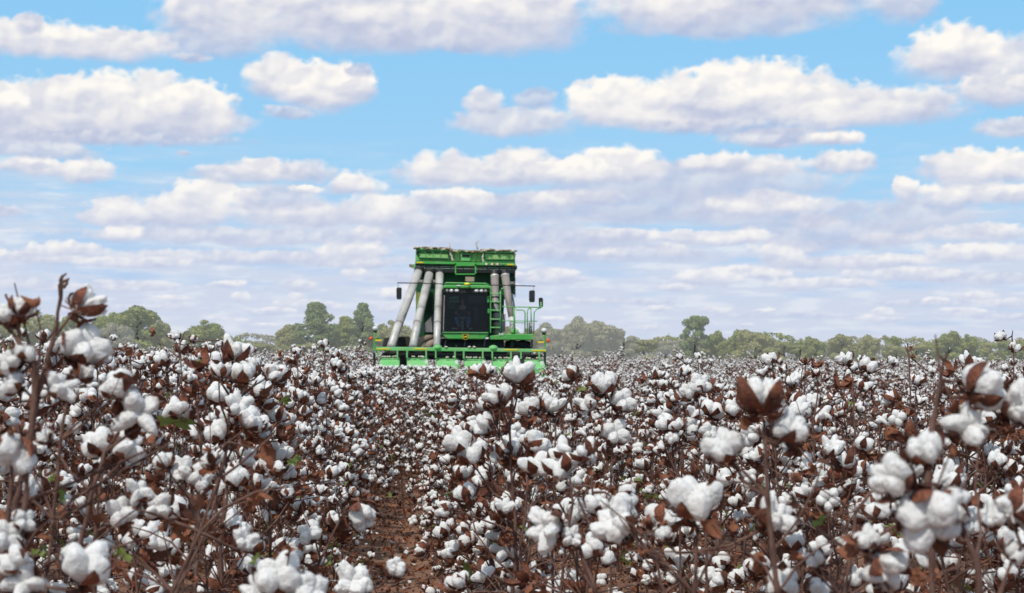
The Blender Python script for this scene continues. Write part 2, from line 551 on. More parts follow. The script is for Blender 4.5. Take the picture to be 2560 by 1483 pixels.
hero('cotton plant at the left with a heavy double boll of five plump white locks', 3.3,
     [(300, 1075), (262, 1130), (230, 1230), (190, 1400)],
     [(290, 958, 92, (-.5, .3, .7), 0), (345, 1030, 116, (.25, .9, -.1), 0)],
     extra=[[(262, 1130), (330, 1080), (400, 1050)]], leaves=[(232, 1000, 45, 'dry', 0)], seed=8)
hero('cotton plant at the left with two side by side bolls on one brown bur', 3.6,
     [(262, 1165), (250, 1215), (240, 1330), (235, 1470)],
     [(243, 1102, 88, (-.4, .3, .8), 0), (325, 1112, 92, (.6, .4, .3), 0), (300, 1280, 80, (.2, .7, .5), 2), (350, 1225, 66, (.3, .5, .7), 2)],
     leaves=[(258, 1250, 50, 'dry', 2), (130, 1190, 50, 'green', 2)], seed=9)
hero('cotton plant at the left edge with a broad hanging boll below a rusty bur', 2.9,
     [(42, 1060), (36, 1100), (20, 1280), (5, 1450)],
     [(30, 1135, 122, (-.1, .5, -.85), 0), (20, 1335, 90, (.2, .7, .3), 2), (60, 1300, 60, (.6, .4, .3), 2)], leaves=[(30, 1075, 60, 'dry', 0)], seed=10)
hero('cotton plant in the bottom left corner with a wide boll on a red bur', 2.8,
     [(205, 1478), (200, 1500)],
     [(215, 1408, 135, (.15, .35, .9), 0), (55, 1455, 100, (-.2, .8, .3), 0), (30, 1400, 80, (-.6, .4, .5), 0)],
     leaves=[(315, 1385, 60, 'green', 0), (120, 1340, 55, 'dry', 0)], seed=11)
hero('cotton plant left of the bare strip with clustered bolls around a curled brown leaf', 3.9,
     [(478, 1245), (500, 1300), (470, 1400), (440, 1483)],
     [(455, 1175, 66, (-.5, .5, .5), 0), (500, 1195, 72, (.5, .6, .3), 0), (395, 1265, 78, (-.3, .8, .2), 1), (410, 1150, 55, (-.3, .2, .9), 0)],
     leaves=[(525, 1165, 55, 'dry', 0), (645, 1250, 60, 'dry', 1)], extra=[[(440, 1483), (520, 1320), (550, 1200), (572, 1110)]], seed=13)
hero('low plant at the bottom edge left of the strip with big overlapping white bolls', 2.9,
     [(705, 1480), (700, 1520)],
     [(695, 1435, 125, (-.1, .6, .8), 0), (775, 1478, 110, (.4, .7, .5), 0), (640, 1478, 80, (-.6, .5, .4), 0)],
     leaves=[(725, 1370, 50, 'dry', 0)], seed=14)
hero('low cotton plant at the lower end of the bare strip with a fluffy boll', 3.9,
     [(890, 1478), (900, 1520)],
     [(885, 1458, 100, (.1, .8, .6), 0), (990, 1420, 62, (.3, .6, .6), 0)], seed=15)
hero('cotton plant beside the strip with a drooping boll of ragged locks', 4.9,
     [(840, 1250), (850, 1300), (800, 1400), (770, 1483)],
     [(905, 1290, 86, (.5, .5, -.5), 0), (775, 1330, 66, (-.3, .6, .5), 2), (730, 1390, 60, (-.3, .6, .5), 2)], seed=16)
hero('straight cotton stalk right of centre topped by a boll turned away to show its bur', 2.75,
     [(1908, 1040), (1912, 1100), (1918, 1240), (1932, 1380), (1945, 1483)],
     [(1902, 992, 128, (.05, -.45, .9), 0), (1975, 1068, 100, (.35, .4, .8), 1), (1808, 1112, 100, (-.5, .5, .7), 2)],
     leaves=[(1855, 1060, 45, 'dry', 1), (1775, 1200, 60, 'dry', 2)], extra=[[(1918, 1240), (1860, 1180), (1800, 1140)]], seed=21)
hero('cotton plant right of centre with a tall boll cupped by pointed brown bur tips', 3.0,
     [(1745, 1330), (1740, 1380), (1735, 1483)],
     [(1735, 1245, 138, (-.05, .35, .9), 0), (1935, 1290, 105, (.5, .3, .7), 1), (1660, 1335, 50, (-.3, .4, .8), 1)],
     leaves=[(1905, 1400, 90, 'dry', 1), (1600, 1380, 60, 'dry', 1)], seed=22)
hero('cotton plant right of centre with a boll whose brown bur faces right', 3.3,
     [(1590, 1340), (1640, 1400), (1660, 1483)],
     [(1540, 1308, 110, (-.75, .35, .4), 0)], leaves=[(1610, 1300, 60, 'dry', 0)], seed=23)
hero('cotton plant with a crescent shaped boll wrapped around its bur in the lower middle', 3.5,
     [(1405, 1310), (1450, 1370), (1490, 1483)],
     [(1368, 1318, 104, (-.75, .55, -.1), 0), (1430, 1345, 60, (.2, .6, .4), 1)], leaves=[(1480, 1180, 50, 'dry', 0)], seed=24)
hero('cotton plant at the right edge with a big boll and spiky bur high up', 2.6,
     [(2360, 900), (2352, 950), (2330, 1060), (2320, 1200), (2330, 1400)],
     [(2462, 965, 130, (.8, .1, .4), 1), (2425, 1062, 118, (.2, .8, .4), 2), (2548, 1015, 110, (.3, .6, .4), 2)],
     extra=[[(2352, 950), (2380, 955), (2400, 950)], [(2360, 900), (2350, 890)], [(2360, 900), (2370, 885)]], seed=31)
hero('cotton plant at the lower right with curled locks above a huge hanging boll', 2.3,
     [(2340, 1225), (2400, 1300), (2440, 1400), (2450, 1483)],
     [(2225, 1190, 128, (-.7, .5, .4), 0), (2310, 1120, 105, (-.3, .4, .8), 0), (2325, 1300, 175, (-.1, .8, -.6), 0), (2390, 1265, 100, (.6, .5, .2), 1)],
     leaves=[(2380, 1130, 60, 'dry', 0), (2300, 1450, 80, 'dry', 2)], seed=32)
hero('cotton plant at the bottom right with a long slanting boll beside a rusty crumpled leaf', 2.6,
     [(2180, 1400), (2230, 1483)],
     [(2225, 1425, 120, (.5, .6, -.4), 0), (2165, 1345, 70, (-.3, .4, .7), 0)], leaves=[(2130, 1370, 85, 'dry', 0)], seed=33)
hero('low cotton plant at the bottom edge right of centre with one plump boll', 3.0,
     [(1960, 1483), (1965, 1520)],
     [(1955, 1455, 90, (-.1, .5, .8), 0), (2050, 1475, 66, (.3, .5, .6), 0)], seed=34)
hero('cotton plant at the right edge with dark burs near the bottom corner', 2.5,
     [(2530, 1400), (2500, 1483)],
     [(2550, 1270, 110, (.5, -.4, .5), 0), (2480, 1290, 70, (-.2, .5, .7), 0), (2540, 1380, 60, (.2, .7, .6), 0)], seed=35)
hero('cotton plant with a broad boll high against the far rows right of the harvester', 5.4,
     [(1530, 1010), (1532, 1100), (1525, 1300)],
     [(1510, 955, 76, (-.1, .4, .9), 0), (1558, 1000, 66, (.4, .5, .4), 0), (1540, 1080, 70, (.2, .6, .4), 1), (1465, 1005, 52, (-.5, .3, .6), 0)], leaves=[(1470, 960, 36, 'dry', 0)], seed=41)
hero('cotton plant with a pair of facing bolls on dark burs right of the middle', 5.2,
     [(1390, 1040), (1388, 1150), (1380, 1300)],
     [(1380, 1010, 64, (.3, .3, .8), 0), (1322, 1012, 62, (-.5, .3, .7), 0), (1425, 935, 52, (-.5, -.3, .6), 0)], seed=42)
hero('tall cotton plant at the right edge with two small bolls against the distant trees', 8.5,
     [(2530, 840), (2535, 900), (2530, 1000)],
     [(2500, 840, 30, (-.5, .5, .6), 0), (2538, 866, 34, (.3, .4, .8), 0)], extra=[[(2530, 840), (2532, 826)]], seed=43, twigs=2)
hero('cotton plant right of centre with two round bolls above a dark bur', 5.0,
     [(1745, 1000), (1760, 1100), (1765, 1250)],
     [(1722, 975, 56, (-.4, .5, .6), 0), (1752, 958, 58, (.4, .4, .7), 0), (1770, 1080, 55, (.3, .6, .4), 1)], seed=44)
hero('slim cotton stalk topped by one round white boll left of the harvester', 9.5,
     [(808, 872), (812, 900), (815, 980)],
     [(808, 857, 28, (-.1, .4, .9), 0), (824, 874, 22, (.4, .4, .6), 0)], seed=45, twigs=2)
hero('cotton plant with small round clustered bolls before the far rows at the right', 6.2,
     [(1690, 1110), (1690, 1200), (1700, 1300)],
     [(1680, 1095, 42, (-.1, .6, .8), 0), (1730, 1065, 50, (.6, .4, .5), 0), (1695, 1060, 40, (-.2, .4, .8), 0), (1735, 1030, 44, (.3, .4, .8), 0)], seed=46)
hero('tall cotton stalk with a clump of dry burs near the skyline at the left', 8.5,
     [(560, 850), (563, 900), (570, 1000)],
     [(548, 858, 24, (-.4, .3, .8), 0), (440, 838, 26, (-.3, .6, .6), 0)], leaves=[(568, 866, 30, 'dry', 0), (574, 880, 32, 'dry', 0), (560, 885, 26, 'dry', 0)], seed=47, twigs=5)

hero('thin dark cotton stalk at the left standing just right of the tall bud tipped one', 3.1,
     [(178, 925), (170, 990), (152, 1100), (135, 1300), (112, 1475)],
     [(208, 935, 60, (.5, -.2, .6), 1), (110, 1090, 50, (-.5, .4, .6), 2)],
     extra=[[(152, 1100), (190, 1060), (240, 1020)], [(135, 1300), (70, 1240), (20, 1200)], [(135, 1300), (180, 1250), (300, 1180), (430, 1105)]],
     leaves=[(150, 1235, 60, 'green', 3), (95, 1385, 55, 'green', 3), (225, 1330, 45, 'green', 3), (250, 1290, 60, 'dry', 3)], seed=61, twigs=6, r0=.0036)
hero('leaning cotton stalk at the left running up from the bottom edge between the white clusters', 3.4,
     [(573, 1105), (545, 1200), (500, 1330), (430, 1480)],
     [(525, 1150, 50, (-.4, -.4, .6), 0), (610, 1350, 62, (.4, .5, .5), 2)],
     extra=[[(545, 1200), (600, 1160), (680, 1090)], [(500, 1330), (560, 1270), (640, 1230), (720, 1215)], [(500, 1330), (400, 1290), (330, 1270)]],
     leaves=[(660, 1130, 66, 'dry', 0), (520, 1120, 70, 'dry', 0), (640, 1400, 50, 'green', 2), (300, 1380, 60, 'green', 3)], seed=62, twigs=7, r0=.0034)
hero('bare forked cotton stalk at the left skyline carrying two small bolls', 8.8,
     [(448, 832), (450, 860), (452, 900), (455, 990)],
     [(432, 838, 24, (-.3, .5, .7), 1), (484, 846, 24, (.3, -.3, .8), 1)], extra=[[(450, 860), (463, 828)], [(452, 900), (438, 850)]], seed=63, twigs=3, r0=.0034)
hero('cotton stalk at the left skyline with rusty torn burs and no white lint', 8.4,
     [(325, 872), (326, 900), (330, 990)], [(372, 900, 22, (.1, .6, .6), 1)],
     leaves=[(312, 876, 30, 'dry', 0), (328, 880, 30, 'dry', 0), (345, 884, 30, 'dry', 0), (378, 892, 34, 'dry', 0)], seed=64, twigs=3)
hero('cotton stalk left of the harvester with a spiky dark bur and few lint tufts', 9.2,
     [(742, 880), (744, 920), (748, 990)], [(742, 876, 24, (0, .3, .9), 0), (700, 890, 20, (-.3, .4, .6), 1)],
     leaves=[(705, 884, 26, 'dry', 0), (762, 930, 30, 'dry', 1)], seed=65, twigs=2)
hero('slim stalks topped by tiny round bolls before the lone tall pine', 10.5,
     [(1744, 892), (1746, 920), (1742, 1000)], [(1744, 888, 20, (0, .4, .9), 0), (1699, 890, 20, (-.2, .4, .8), 1), (1720, 905, 20, (-.1, .5, .7), 1)], seed=66, twigs=2)
hero('cotton plant right of centre with one dark burred boll near the tree line', 7.0,
     [(1925, 925), (1926, 960), (1930, 1060)], [(1925, 896, 42, (-.3, .3, .8), 0)], extra=[[(1926, 960), (1880, 925), (1862, 905)]], seed=67, twigs=3)
hero('cotton plant at the right with three puffy bolls side by side under the tree line', 6.6,
     [(2130, 930), (2132, 980), (2138, 1100)], [(2114, 898, 42, (-.3, .4, .8), 0), (2172, 912, 50, (.3, .5, .6), 0), (2030, 1000, 45, (-.4, .4, .6), 1), (2232, 902, 30, (.4, .4, .7), 0)],
     seed=68, twigs=4)
hero('dry leafless cotton top with rusty scraps before the trees at the right', 8.0,
     [(2268, 858), (2272, 890), (2276, 990)], [(2330, 925, 24, (.2, .5, .7), 1)], extra=[[(2272, 890), (2262, 862)], [(2272, 880), (2284, 862)]],
     leaves=[(2280, 872, 26, 'dry', 0), (2282, 888, 28, 'dry', 0)], seed=69, twigs=2)
hero('stout cotton plant in the bottom right with rusty crumpled leaves and hardly any lint', 2.9,
     [(2140, 1280), (2128, 1380), (2110, 1500)], [(2035, 1395, 60, (-.4, .4, .6), 1)],
     leaves=[(2130, 1370, 100, 'dry', 0), (2290, 1430, 110, 'dry', 1), (2045, 1300, 60, 'green', 0), (1990, 1200, 60, 'dry', 0)],
     extra=[[(2128, 1380), (2050, 1330), (1980, 1240), (1930, 1200)], [(2140, 1280), (2200, 1200), (2280, 1120)], [(2128, 1380), (2230, 1320), (2340, 1290)]], seed=70, twigs=8, r0=.0045)

# ------------------------------------------------------------------ the field
ROW0, PITCH = -.55, .97
PX0, PX1, PY0, PY1 = -1.0, 4.6, 55.9, 66.0         # where the harvester stands
rng = random.Random(77)
spots = []
def in_view(x, y, m=0):
    if y < .5: return False
    v = Vector((x, y, 1.0)) - CAM
    z = v.dot(FWD)
    return abs(v.dot(RIGHT) / z * FPX) < 1280 + 60 + 700 / max(z, 1) * m + m * 1
def field_spots(y0, y1, step):
    out = []
    y = y0
    k0, k1 = int((-.35 * y1) / PITCH) - 3, int((.5 * y1) / PITCH) + 3
    for k in range(k0, k1):
        x = ROW0 + k * PITCH
        yy = y0 + rng.random() * step
        while yy < y1:
            xx = x + rng.gauss(0, .045 + .05 * min(1, yy / 25))
            if in_view(xx, yy, 1):
                if not (PX0 - .2 < xx < PX1 + .2 and PY0 < yy < 80):
                    out.append((xx, yy + rng.uniform(-.3, .3) * step))
            yy += step * rng.uniform(.75, 1.25)
    return out
near = [s for s in field_spots(3.2, 24, .27) if all((s[0] - hx) ** 2 + (s[1] - hy) ** 2 > .05 for hx, hy in HERO_XY)]
near = [s for s in near if not (s[1] < 4.2 and abs(s[0]) < .1)]
y_ = 8.5
while y_ < 17:
    near.append((-.07 + rng.choice([-1, 1]) * rng.uniform(.20, .34), y_)); y_ += rng.uniform(.5, 1.1)
near.sort(key=lambda s: s[1])
NIND = 300 - len(HERO_XY)
indiv, rest = near[:NIND], near[NIND:]

NT = 12
TEMPL = [gen_plant(1000 + i, H=1.0 + .10 * ((i * 5) % 4 - 1), nbr=14 + i % 4) for i in range(NT)]
STEMS = [spec_mesh_stem(t[0], 6) for t in TEMPL]
STEMS_LO = [spec_mesh_stem(t[0], 4) for t in TEMPL]
def hscale(x, y):
    s = .90 + .10 * mnoise.noise(Vector((x * .5, y * .3, 3)))
    s += .17 * max(0, 1 - abs(y - 6.5) / 8) * (1 + .8 * mnoise.noise(Vector((x * 2.1, y * 1.3, 9))))
    if y < 4.5: s -= .10 * (4.5 - y)
    side = x - y * .062                      # left of the line of sight the crop stands taller
    if y > 7 and side < -.5: s += .12 * min(1, (-side - .5) / 1.5) * min(1, (y - 7) / 5) * (1 if y < 60 else .5)
    if y > 16 and side > 0: s -= .05
    if abs(x + .07) < .42 and y > 5: s *= .62 if y < 14 else .90
    if 40 < y < 58 and -1.5 < x < 5: s -= .10
    return s
TOPZ = [max([p.z for pts, _ in t[0] for p in pts] + [it[1].z + .03 for it in t[1]]) for t in TEMPL]
def hcap(x, y, tall, k):
    """keep the crop about as tall as it stands: knee-high dips in front of the machine, taller at the left"""
    px = (Vector((x, y, 1)) - CAM); z = px.dot(FWD); px = 1280 + px.dot(RIGHT) / z * FPX
    lim = 918 if 905 < px < 1480 else ((878 if tall else 892) if px >= 1385 else ((838 if px < 560 else 868) if tall else 876 + max(0, px - 500) * .025))
    top = 1.36 + (895 - lim) / FPX * y + (.015 * rng.random())
    if y > 60: return 9
    return max(.45, top / (TOPZ[k] if k is not None else 1.16))
for i, (x, y) in enumerate(indiv):
    k = rng.randrange(NT)
    row = round((x - ROW0) / PITCH)
    side = 'left' if row <= 0 else 'right'
    rowname = {0: 'in the first row left of the strip', 1: 'in the first row right of the strip'}.get(row, 'in the outer rows at the %s' % side)
    dist = 'near' if y < 6 else ('middle distance' if y < 11 else 'farther back')
    lab = {'near': 'foreground cotton plant %s', 'middle distance': 'cotton plant a little way off %s',
           'farther back': 'smaller looking cotton plant farther back %s'}[dist] % rowname
    root = empty('cotton_plant', (x, y, 0), rng.uniform(0, 6.28), lab, 'cotton plant', '%s cotton plants %s' % (dist, rowname))
    s = hscale(x, y) * rng.uniform(.9, 1.1) * (rng.uniform(1.08, 1.24) if y > 6.5 and rng.random() < (.2 if x < 0 else .07) else 1)
    root.scale = (1, 1, s)
    s = min(s, hcap(x, y, rng.random() < (.30 if x < y * .03 else .16), k))
    root.scale = (s, s, s)
    close = y < 6.0
    st = bpy.data.objects.new('stem', STEMS[k] if close else STEMS_LO[k]); link(st); st.parent = root
    build_items(root, TEMPL[k][1], 1, close)

# everything beyond: one object scattering plants along the rows with geometry nodes
far = rest + field_spots(24, 70, .33)
# the strip between the middle rows closes with distance
yy = 14.5
while yy < 54:
    far.append((-.07 + rng.gauss(0, .17), yy)); yy += .15 + 1.2 * math.exp(-(yy - 15.5) / 2.0) * rng.random()
far += field_spots(70, 150, .62)
far += field_spots(150, 330, 1.5)
lib = bpy.data.collections.new('field_plants')
NV = 6
names = []
for lod in (1, 2, 3):
    for i in range(NV):
        t = TEMPL[i * 2]
        if lod == 3:                     # a clump of three plants
            g = Geo()
            me = None
            rr = random.Random(i)
            for q in range(3):
                tt = TEMPL[(i * 2 + q * 3) % NT]
                m2 = spec_merged(tt[0], tt[1], 3, 'tmp')
                V = np.empty(len(m2.vertices) * 3, dtype=np.float32); m2.vertices.foreach_get('co', V)
                F = np.empty(len(m2.polygons) * 3, dtype=np.int32); m2.loops.foreach_get('vertex_index', F)
                I = np.empty(len(m2.polygons), dtype=np.int32); m2.polygons.foreach_get('material_index', I)
                g.add(V.reshape(-1, 3), F.reshape(-1, 3), I, Matrix.Translation((rr.uniform(-.12, .12), (q - 1) * .3, 0)))
                bpy.data.meshes.remove(m2)
            me = g.mesh('row_plants', MB_MATS)
        else:
            me = spec_merged(t[0], t[1], lod, 'row_plants')
        o = bpy.data.objects.new('p%02d' % ((lod - 1) * NV + i), me)
        lib.objects.link(o)

pts, idx, rotz, scl = [], [], [], []
for x, y in far:
    lod = 1 if y < 26 else (2 if y < 75 else 3)
    pts.append((x, y, 0)); idx.append((lod - 1) * NV + rng.randrange(NV))
    rotz.append(rng.uniform(0, 6.28) if lod < 3 else rng.choice([0, math.pi]) + rng.uniform(-.2, .2))
    tall = rng.uniform(1.12, 1.42) if rng.random() < (.16 if x < y * .04 else .13) else 1
    if y > 60: tall *= rng.choice([.85, .95, 1, 1.05, 1.2])
    scl.append(min(hscale(x, y) * rng.uniform(.88, 1.1) * tall, hcap(x, y, tall > 1, None)))
print('FIELD', len(indiv), len(far))
pm = bpy.data.meshes.new('cotton_field')
pm.from_pydata(pts, [], [])
a = pm.attributes.new('pick', 'INT', 'POINT'); a.data.foreach_set('value', idx)
a = pm.attributes.new('rz', 'FLOAT', 'POINT'); a.data.foreach_set('value', rotz)
a = pm.attributes.new('sc', 'FLOAT', 'POINT'); a.data.foreach_set('value', scl)
fo = link(bpy.data.objects.new('cotton_field', pm))
fo['kind'] = 'stuff'; fo['label'] = 'mass of white and brown cotton plants filling the field to the trees'; fo['category'] = 'cotton crop'
ng = bpy.data.node_groups.new('scatter', 'GeometryNodeTree')
ng.interface.new_socket('Geometry', in_out='INPUT', socket_type='NodeSocketGeometry')
ng.interface.new_socket('Geometry', in_out='OUTPUT', socket_type='NodeSocketGeometry')
n, l = ng.nodes, ng.links
gi, go = n.new('NodeGroupInput'), n.new('NodeGroupOutput')
ci = n.new('GeometryNodeCollectionInfo'); ci.inputs['Collection'].default_value = lib
ci.inputs['Separate Children'].default_value = True; ci.inputs['Reset Children'].default_value = True
ip = n.new('GeometryNodeInstanceOnPoints'); ip.inputs['Pick Instance'].default_value = True
def named(nm, t):
    q = n.new('GeometryNodeInputNamedAttribute'); q.data_type = t; q.inputs['Name'].default_value = nm; return q
na, nr, ns = named('pick', 'INT'), named('rz', 'FLOAT'), named('sc', 'FLOAT')
cx = n.new('ShaderNodeCombineXYZ')
l.new(nr.outputs['Attribute'], cx.inputs['Z'])
l.new(gi.outputs[0], ip.inputs['Points']); l.new(ci.outputs[0], ip.inputs['Instance'])
l.new(na.outputs['Attribute'], ip.inputs['Instance Index'])
l.new(cx.outputs[0], ip.inputs['Rotation']); l.new(ns.outputs['Attribute'], ip.inputs['Scale'])
l.new(ip.outputs[0], go.inputs[0])
md = fo.modifiers.new('scatter', 'NODES'); md.node_group = ng

# ------------------------------------------------------------------ ground
soil = mat('soil', (.25, .135, .088), (.12, .068, .045), scale=5, rough=.95, bump=1, bscale=22, contrast=.4, detail=10, spec=.1)
def ground_h(x, y):
    k = (x - ROW0) / PITCH
    ridge = math.cos(k * 2 * math.pi) * .035
    fade = max(0, 1 - y / 60)
    return (ridge - .035) * fade + .02 * mnoise.noise(Vector((x * 3, y * 3, 0))) * fade
xs = list(np.arange(-9, 12, .12)); ys = list(np.arange(-2, 32, .2))
V = [(x, y, ground_h(x, y)) for y in ys for x in xs]
nx = len(xs)
F = []
for j in range(len(ys) - 1):
    for i in range(nx - 1):
        p = j * nx + i
        F += [(p, p + 1, p + nx + 1), (p, p + nx + 1, p + nx)]
b = len(V)
xa, xb, ya, yb = xs[0], xs[-1], ys[0], ys[-1]
X0, X1, Y0, Y1 = -3000, 3000, -2000, 4000
Z = -.04
# outer sheet around the fine patch, in the same object
V += [(X0, Y0, Z), (X1, Y0, Z), (X1, Y1, Z), (X0, Y1, Z), (xa, ya, Z), (xb, ya, Z), (xb, yb, Z), (xa, yb, Z)]
q = b
F += [(q, q+1, q+5), (q, q+5, q+4), (q+1, q+2, q+6), (q+1, q+6, q+5), (q+2, q+3, q+7), (q+2, q+7, q+6), (q+3, q, q+4), (q+3, q+4, q+7)]
go_ = link(bpy.data.objects.new('ground', make_mesh('ground', V, F, [soil]))); go_['kind'] = 'structure'

# dry leaf litter and clods on the soil between the rows
g = Geo(); r = random.Random(5)
for i in range(22000):
    y = 3.5 + 24 * r.random() ** 1.4
    x = r.uniform(-1.9, 2.4) - .06
    mx = Matrix.Translation((x, y, ground_h(x, y) + .008)) @ rot_to((r.uniform(-.7, .7), r.uniform(-.7, .7), 1), r.uniform(0, 6.28)) @ Matrix.Scale(r.uniform(.3, .85), 4)
    if r.random() < .72: g.geo(DRY[2][r.randrange(8)], mx)
    elif r.random() < .8:
        a = r.uniform(0, 6.28); L = r.uniform(.02, .1)
        V_, F_ = tube_arr([(x, y, ground_h(x, y) + .01), (x + L * math.cos(a), y + L * math.sin(a), ground_h(x, y) + r.uniform(.005, .05))], [.003, .002], 3, False); g.add(V_, F_, 1)
    else: g.geo(LINT[3][r.randrange(NB)], mx @ Matrix.Scale(.5, 4), 2)
lo = link(bpy.data.objects.new('leaf_litter', g.mesh('leaf_litter', [MAT['dry'], MAT['stem'], MAT['lint']])))
lo['kind'] = 'stuff'; lo['label'] = 'rusty dry leaves, twigs and lint scattered on the bare soil strip'; lo['category'] = 'leaf litter'

# ------------------------------------------------------------------ the cotton picker
HD = 56.0                                   # distance of its front from the camera
def Z(zx, zy, dy=0.0):
    """point on the machine: measured on an enlarged crop of the photo, dy metres behind its front"""
    return at(900 + zx / 4.172, 590 + zy / 4.171, HD + dy)
PKX = Z(1040, 1200, 0).x
PK0 = Vector((PKX, HD, 0))
picker = empty('cotton_picker', PK0, 0, 'large green cotton picker with silver air ducts and full basket driving through the field', 'cotton picker')

PG = mat('green_paint', (.045, .32, .045), (.08, .38, .08), scale=1.3, rough=.38, spec=.5)
PGD = mat('dark_green_paint', (.018, .11, .035), (.010, .055, .022), scale=1.5, rough=.5)
PGP = mat('dusty_green_paint', (.11, .42, .12), (.20, .49, .19), scale=2.2, rough=.6)
DUSTY = [PG, PGP]
for m_ in DUSTY:                            # dust and fading broken up over the panels
    n_, l_ = m_.node_tree.nodes, m_.node_tree.links
    p_ = [q for q in n_ if q.type == 'BSDF_PRINCIPLED'][0]
    src = p_.inputs['Base Color'].links[0].from_socket
    t_ = n_.new('ShaderNodeTexCoord'); z_ = n_.new('ShaderNodeTexNoise'); z_.inputs['Scale'].default_value = 3.5; z_.inputs['Detail'].default_value = 8; z_.inputs['Roughness'].default_value = .7
    l_.new(t_.outputs['Object'], z_.inputs['Vector'])
    r_ = n_.new('ShaderNodeMapRange'); r_.inputs['From Min'].default_value = .48; r_.inputs['From Max'].default_value = .72; r_.inputs['To Max'].default_value = .55
    l_.new(z_.outputs['Fac'], r_.inputs['Value'])
    x_ = n_.new('ShaderNodeMix'); x_.data_type = 'RGBA'; x_.inputs['B'].default_value = (.36, .34, .22, 1)
    l_.new(r_.outputs[0], x_.inputs['Factor']); l_.new(src, x_.inputs['A']); l_.new(x_.outputs['Result'], p_.inputs['Base Color'])
PGM = mat('mesh_green', (.18, .48, .13), (.32, .44, .19), scale=3, rough=.7, contrast=.4)
SIL = mat('galvanised_duct', (.54, .52, .48), (.34, .325, .30), scale=2.4, rough=.45, metal=.15, bump=.1)
SILD = mat('shade_toned_duct', (.30, .265, .24), (.21, .185, .17), scale=2.4, rough=.6, metal=.1)  # darker brown-grey copy of the duct metal, right ducts' shade put in
BLK = mat('black_paint', (.012, .013, .013), (.022, .022, .021), scale=2, rough=.5)
RUB = mat('tyre_rubber', (.022, .022, .022), (.045, .042, .038), scale=3, rough=.85, bump=.3)
TAN = mat('dusty_hose', (.33, .26, .19), (.22, .17, .13), scale=4, rough=.8)
YEL = mat('yellow_paint', (.80, .58, .02), (.70, .50, .03), scale=3, rough=.45)
ORA = mat('amber_lens', (.80, .12, .01), (.6, .08, .01), scale=5, rough=.3)
WHT = mat('white_decal', (.78, .78, .75), (.65, .65, .62), scale=8, rough=.6)
RED = mat('red_decal', (.5, .03, .02))
CHR = mat('lamp_glass', (.80, .80, .80), (.45, .45, .45), scale=30, rough=.15, spec=.8)
DEB = mat('cotton_trash', (.17, .11, .07), (.36, .28, .20), scale=8, rough=.95, bump=.8, bscale=20)
FLF = mat('loose_cotton', (.66, .62, .52), (.42, .37, .29), scale=9, rough=1, bump=.6)
GRY = mat('grey_panel', (.30, .29, .30), (.22, .21, .215), scale=3, rough=.6)
DGL = bpy.data.materials.new('tinted_glass'); DGL.use_nodes = True
_n, _l = DGL.node_tree.nodes, DGL.node_tree.links; _n.clear()
_o = _n.new('ShaderNodeOutputMaterial'); _t = _n.new('ShaderNodeBsdfTransparent'); _t.inputs[0].default_value = (.74, .78, .76, 1)
_g = _n.new('ShaderNodeBsdfGlossy'); _g.inputs['Roughness'].default_value = .03; _f = _n.new('ShaderNodeFresnel'); _f.inputs[0].default_value = 1.33
_m = _n.new('ShaderNodeMixShader'); _l.new(_f.outputs[0], _m.inputs[0]); _l.new(_t.outputs[0], _m.inputs[1]); _l.new(_g.outputs[0], _m.inputs[2]); _l.new(_m.outputs[0], _o.inputs[0])

class Part:
    def __init__(s): s.V = []; s.F = []; s.I = []
    def poly(s, pts, dy, th, mi=0):
        """outline in crop pixels facing the camera, th metres thick going away"""
        a = [Z(x, y, dy) - PK0 for x, y in pts]; b = [p + Vector((0, th, 0)) for p in a]
        return s.prism(a, b, mi)
    def prism(s, a, b, mi=0):
        k = len(s.V); n = len(a); s.V += a + b
        s.F.append([k + i for i in range(n)]); s.F.append([k + n + i for i in reversed(range(n))])
        for i in range(n): j = (i + 1) % n; s.F.append([k + i, k + n + i, k + n + j, k + j])
        s.I += [mi] * (n + 2); return s
    def hexa(s, P8, mi=0):
        return s.prism(list(P8[:4]), list(P8[4:]), mi)
    def arr(s, V, F, mi=0):
        k = len(s.V); s.V += [Vector(v) for v in V]; s.F += [[int(q) + k for q in f] for f in F]; s.I += [mi] * len(F); return s
    def tube(s, pts, r, sides=10, mi=0):
        if isinstance(r, (int, float)): r = [r] * len(pts)
        V, F = tube_arr(pts, r, sides); return s.arr(V, F, mi)
    def ztube(s, zp, r, sides=8, mi=0):
        """zp: (crop x, crop y, dy)"""
        return s.tube([Z(*p) - PK0 for p in zp], r, sides, mi)
    def ball(s, c, rx, ry, rz, mi=0, sub=2):
        V, F = ICO[sub]; return s.arr(V * np.array([rx, ry, rz]) + np.array(c), F, mi)
    def zball(s, zx, zy, dy, rx, ry, rz, mi=0, sub=2):
        return s.ball(Z(zx, zy, dy) - PK0, rx, ry, rz, mi, sub)
    def build(s, name, mats, parent=None, smooth=False, bevel=0, label=None):
        me = bpy.data.meshes.new(name); me.from_pydata([tuple(v) for v in s.V], [], s.F)
        for m in (mats if isinstance(mats, list) else [mats]): me.materials.append(m)
        me.polygons.foreach_set('material_index', s.I)
        me.polygons.foreach_set('use_smooth', [smooth] * len(s.F)); me.update()
        import bmesh
        bm = bmesh.new(); bm.from_mesh(me); bmesh.ops.recalc_face_normals(bm, faces=bm.faces); bm.to_mesh(me); bm.free()
        o = link(bpy.data.objects.new(name, me)); o.parent = parent or picker
        if bevel:
            b = o.modifiers.new('bevel', 'BEVEL'); b.width = bevel; b.segments = 2; b.limit_method = 'ANGLE'
        if label: o['label'] = label
        return o
mpp = 1 / 75.0 / 4.172                      # metres per crop pixel at the front
rr = random.Random(4)

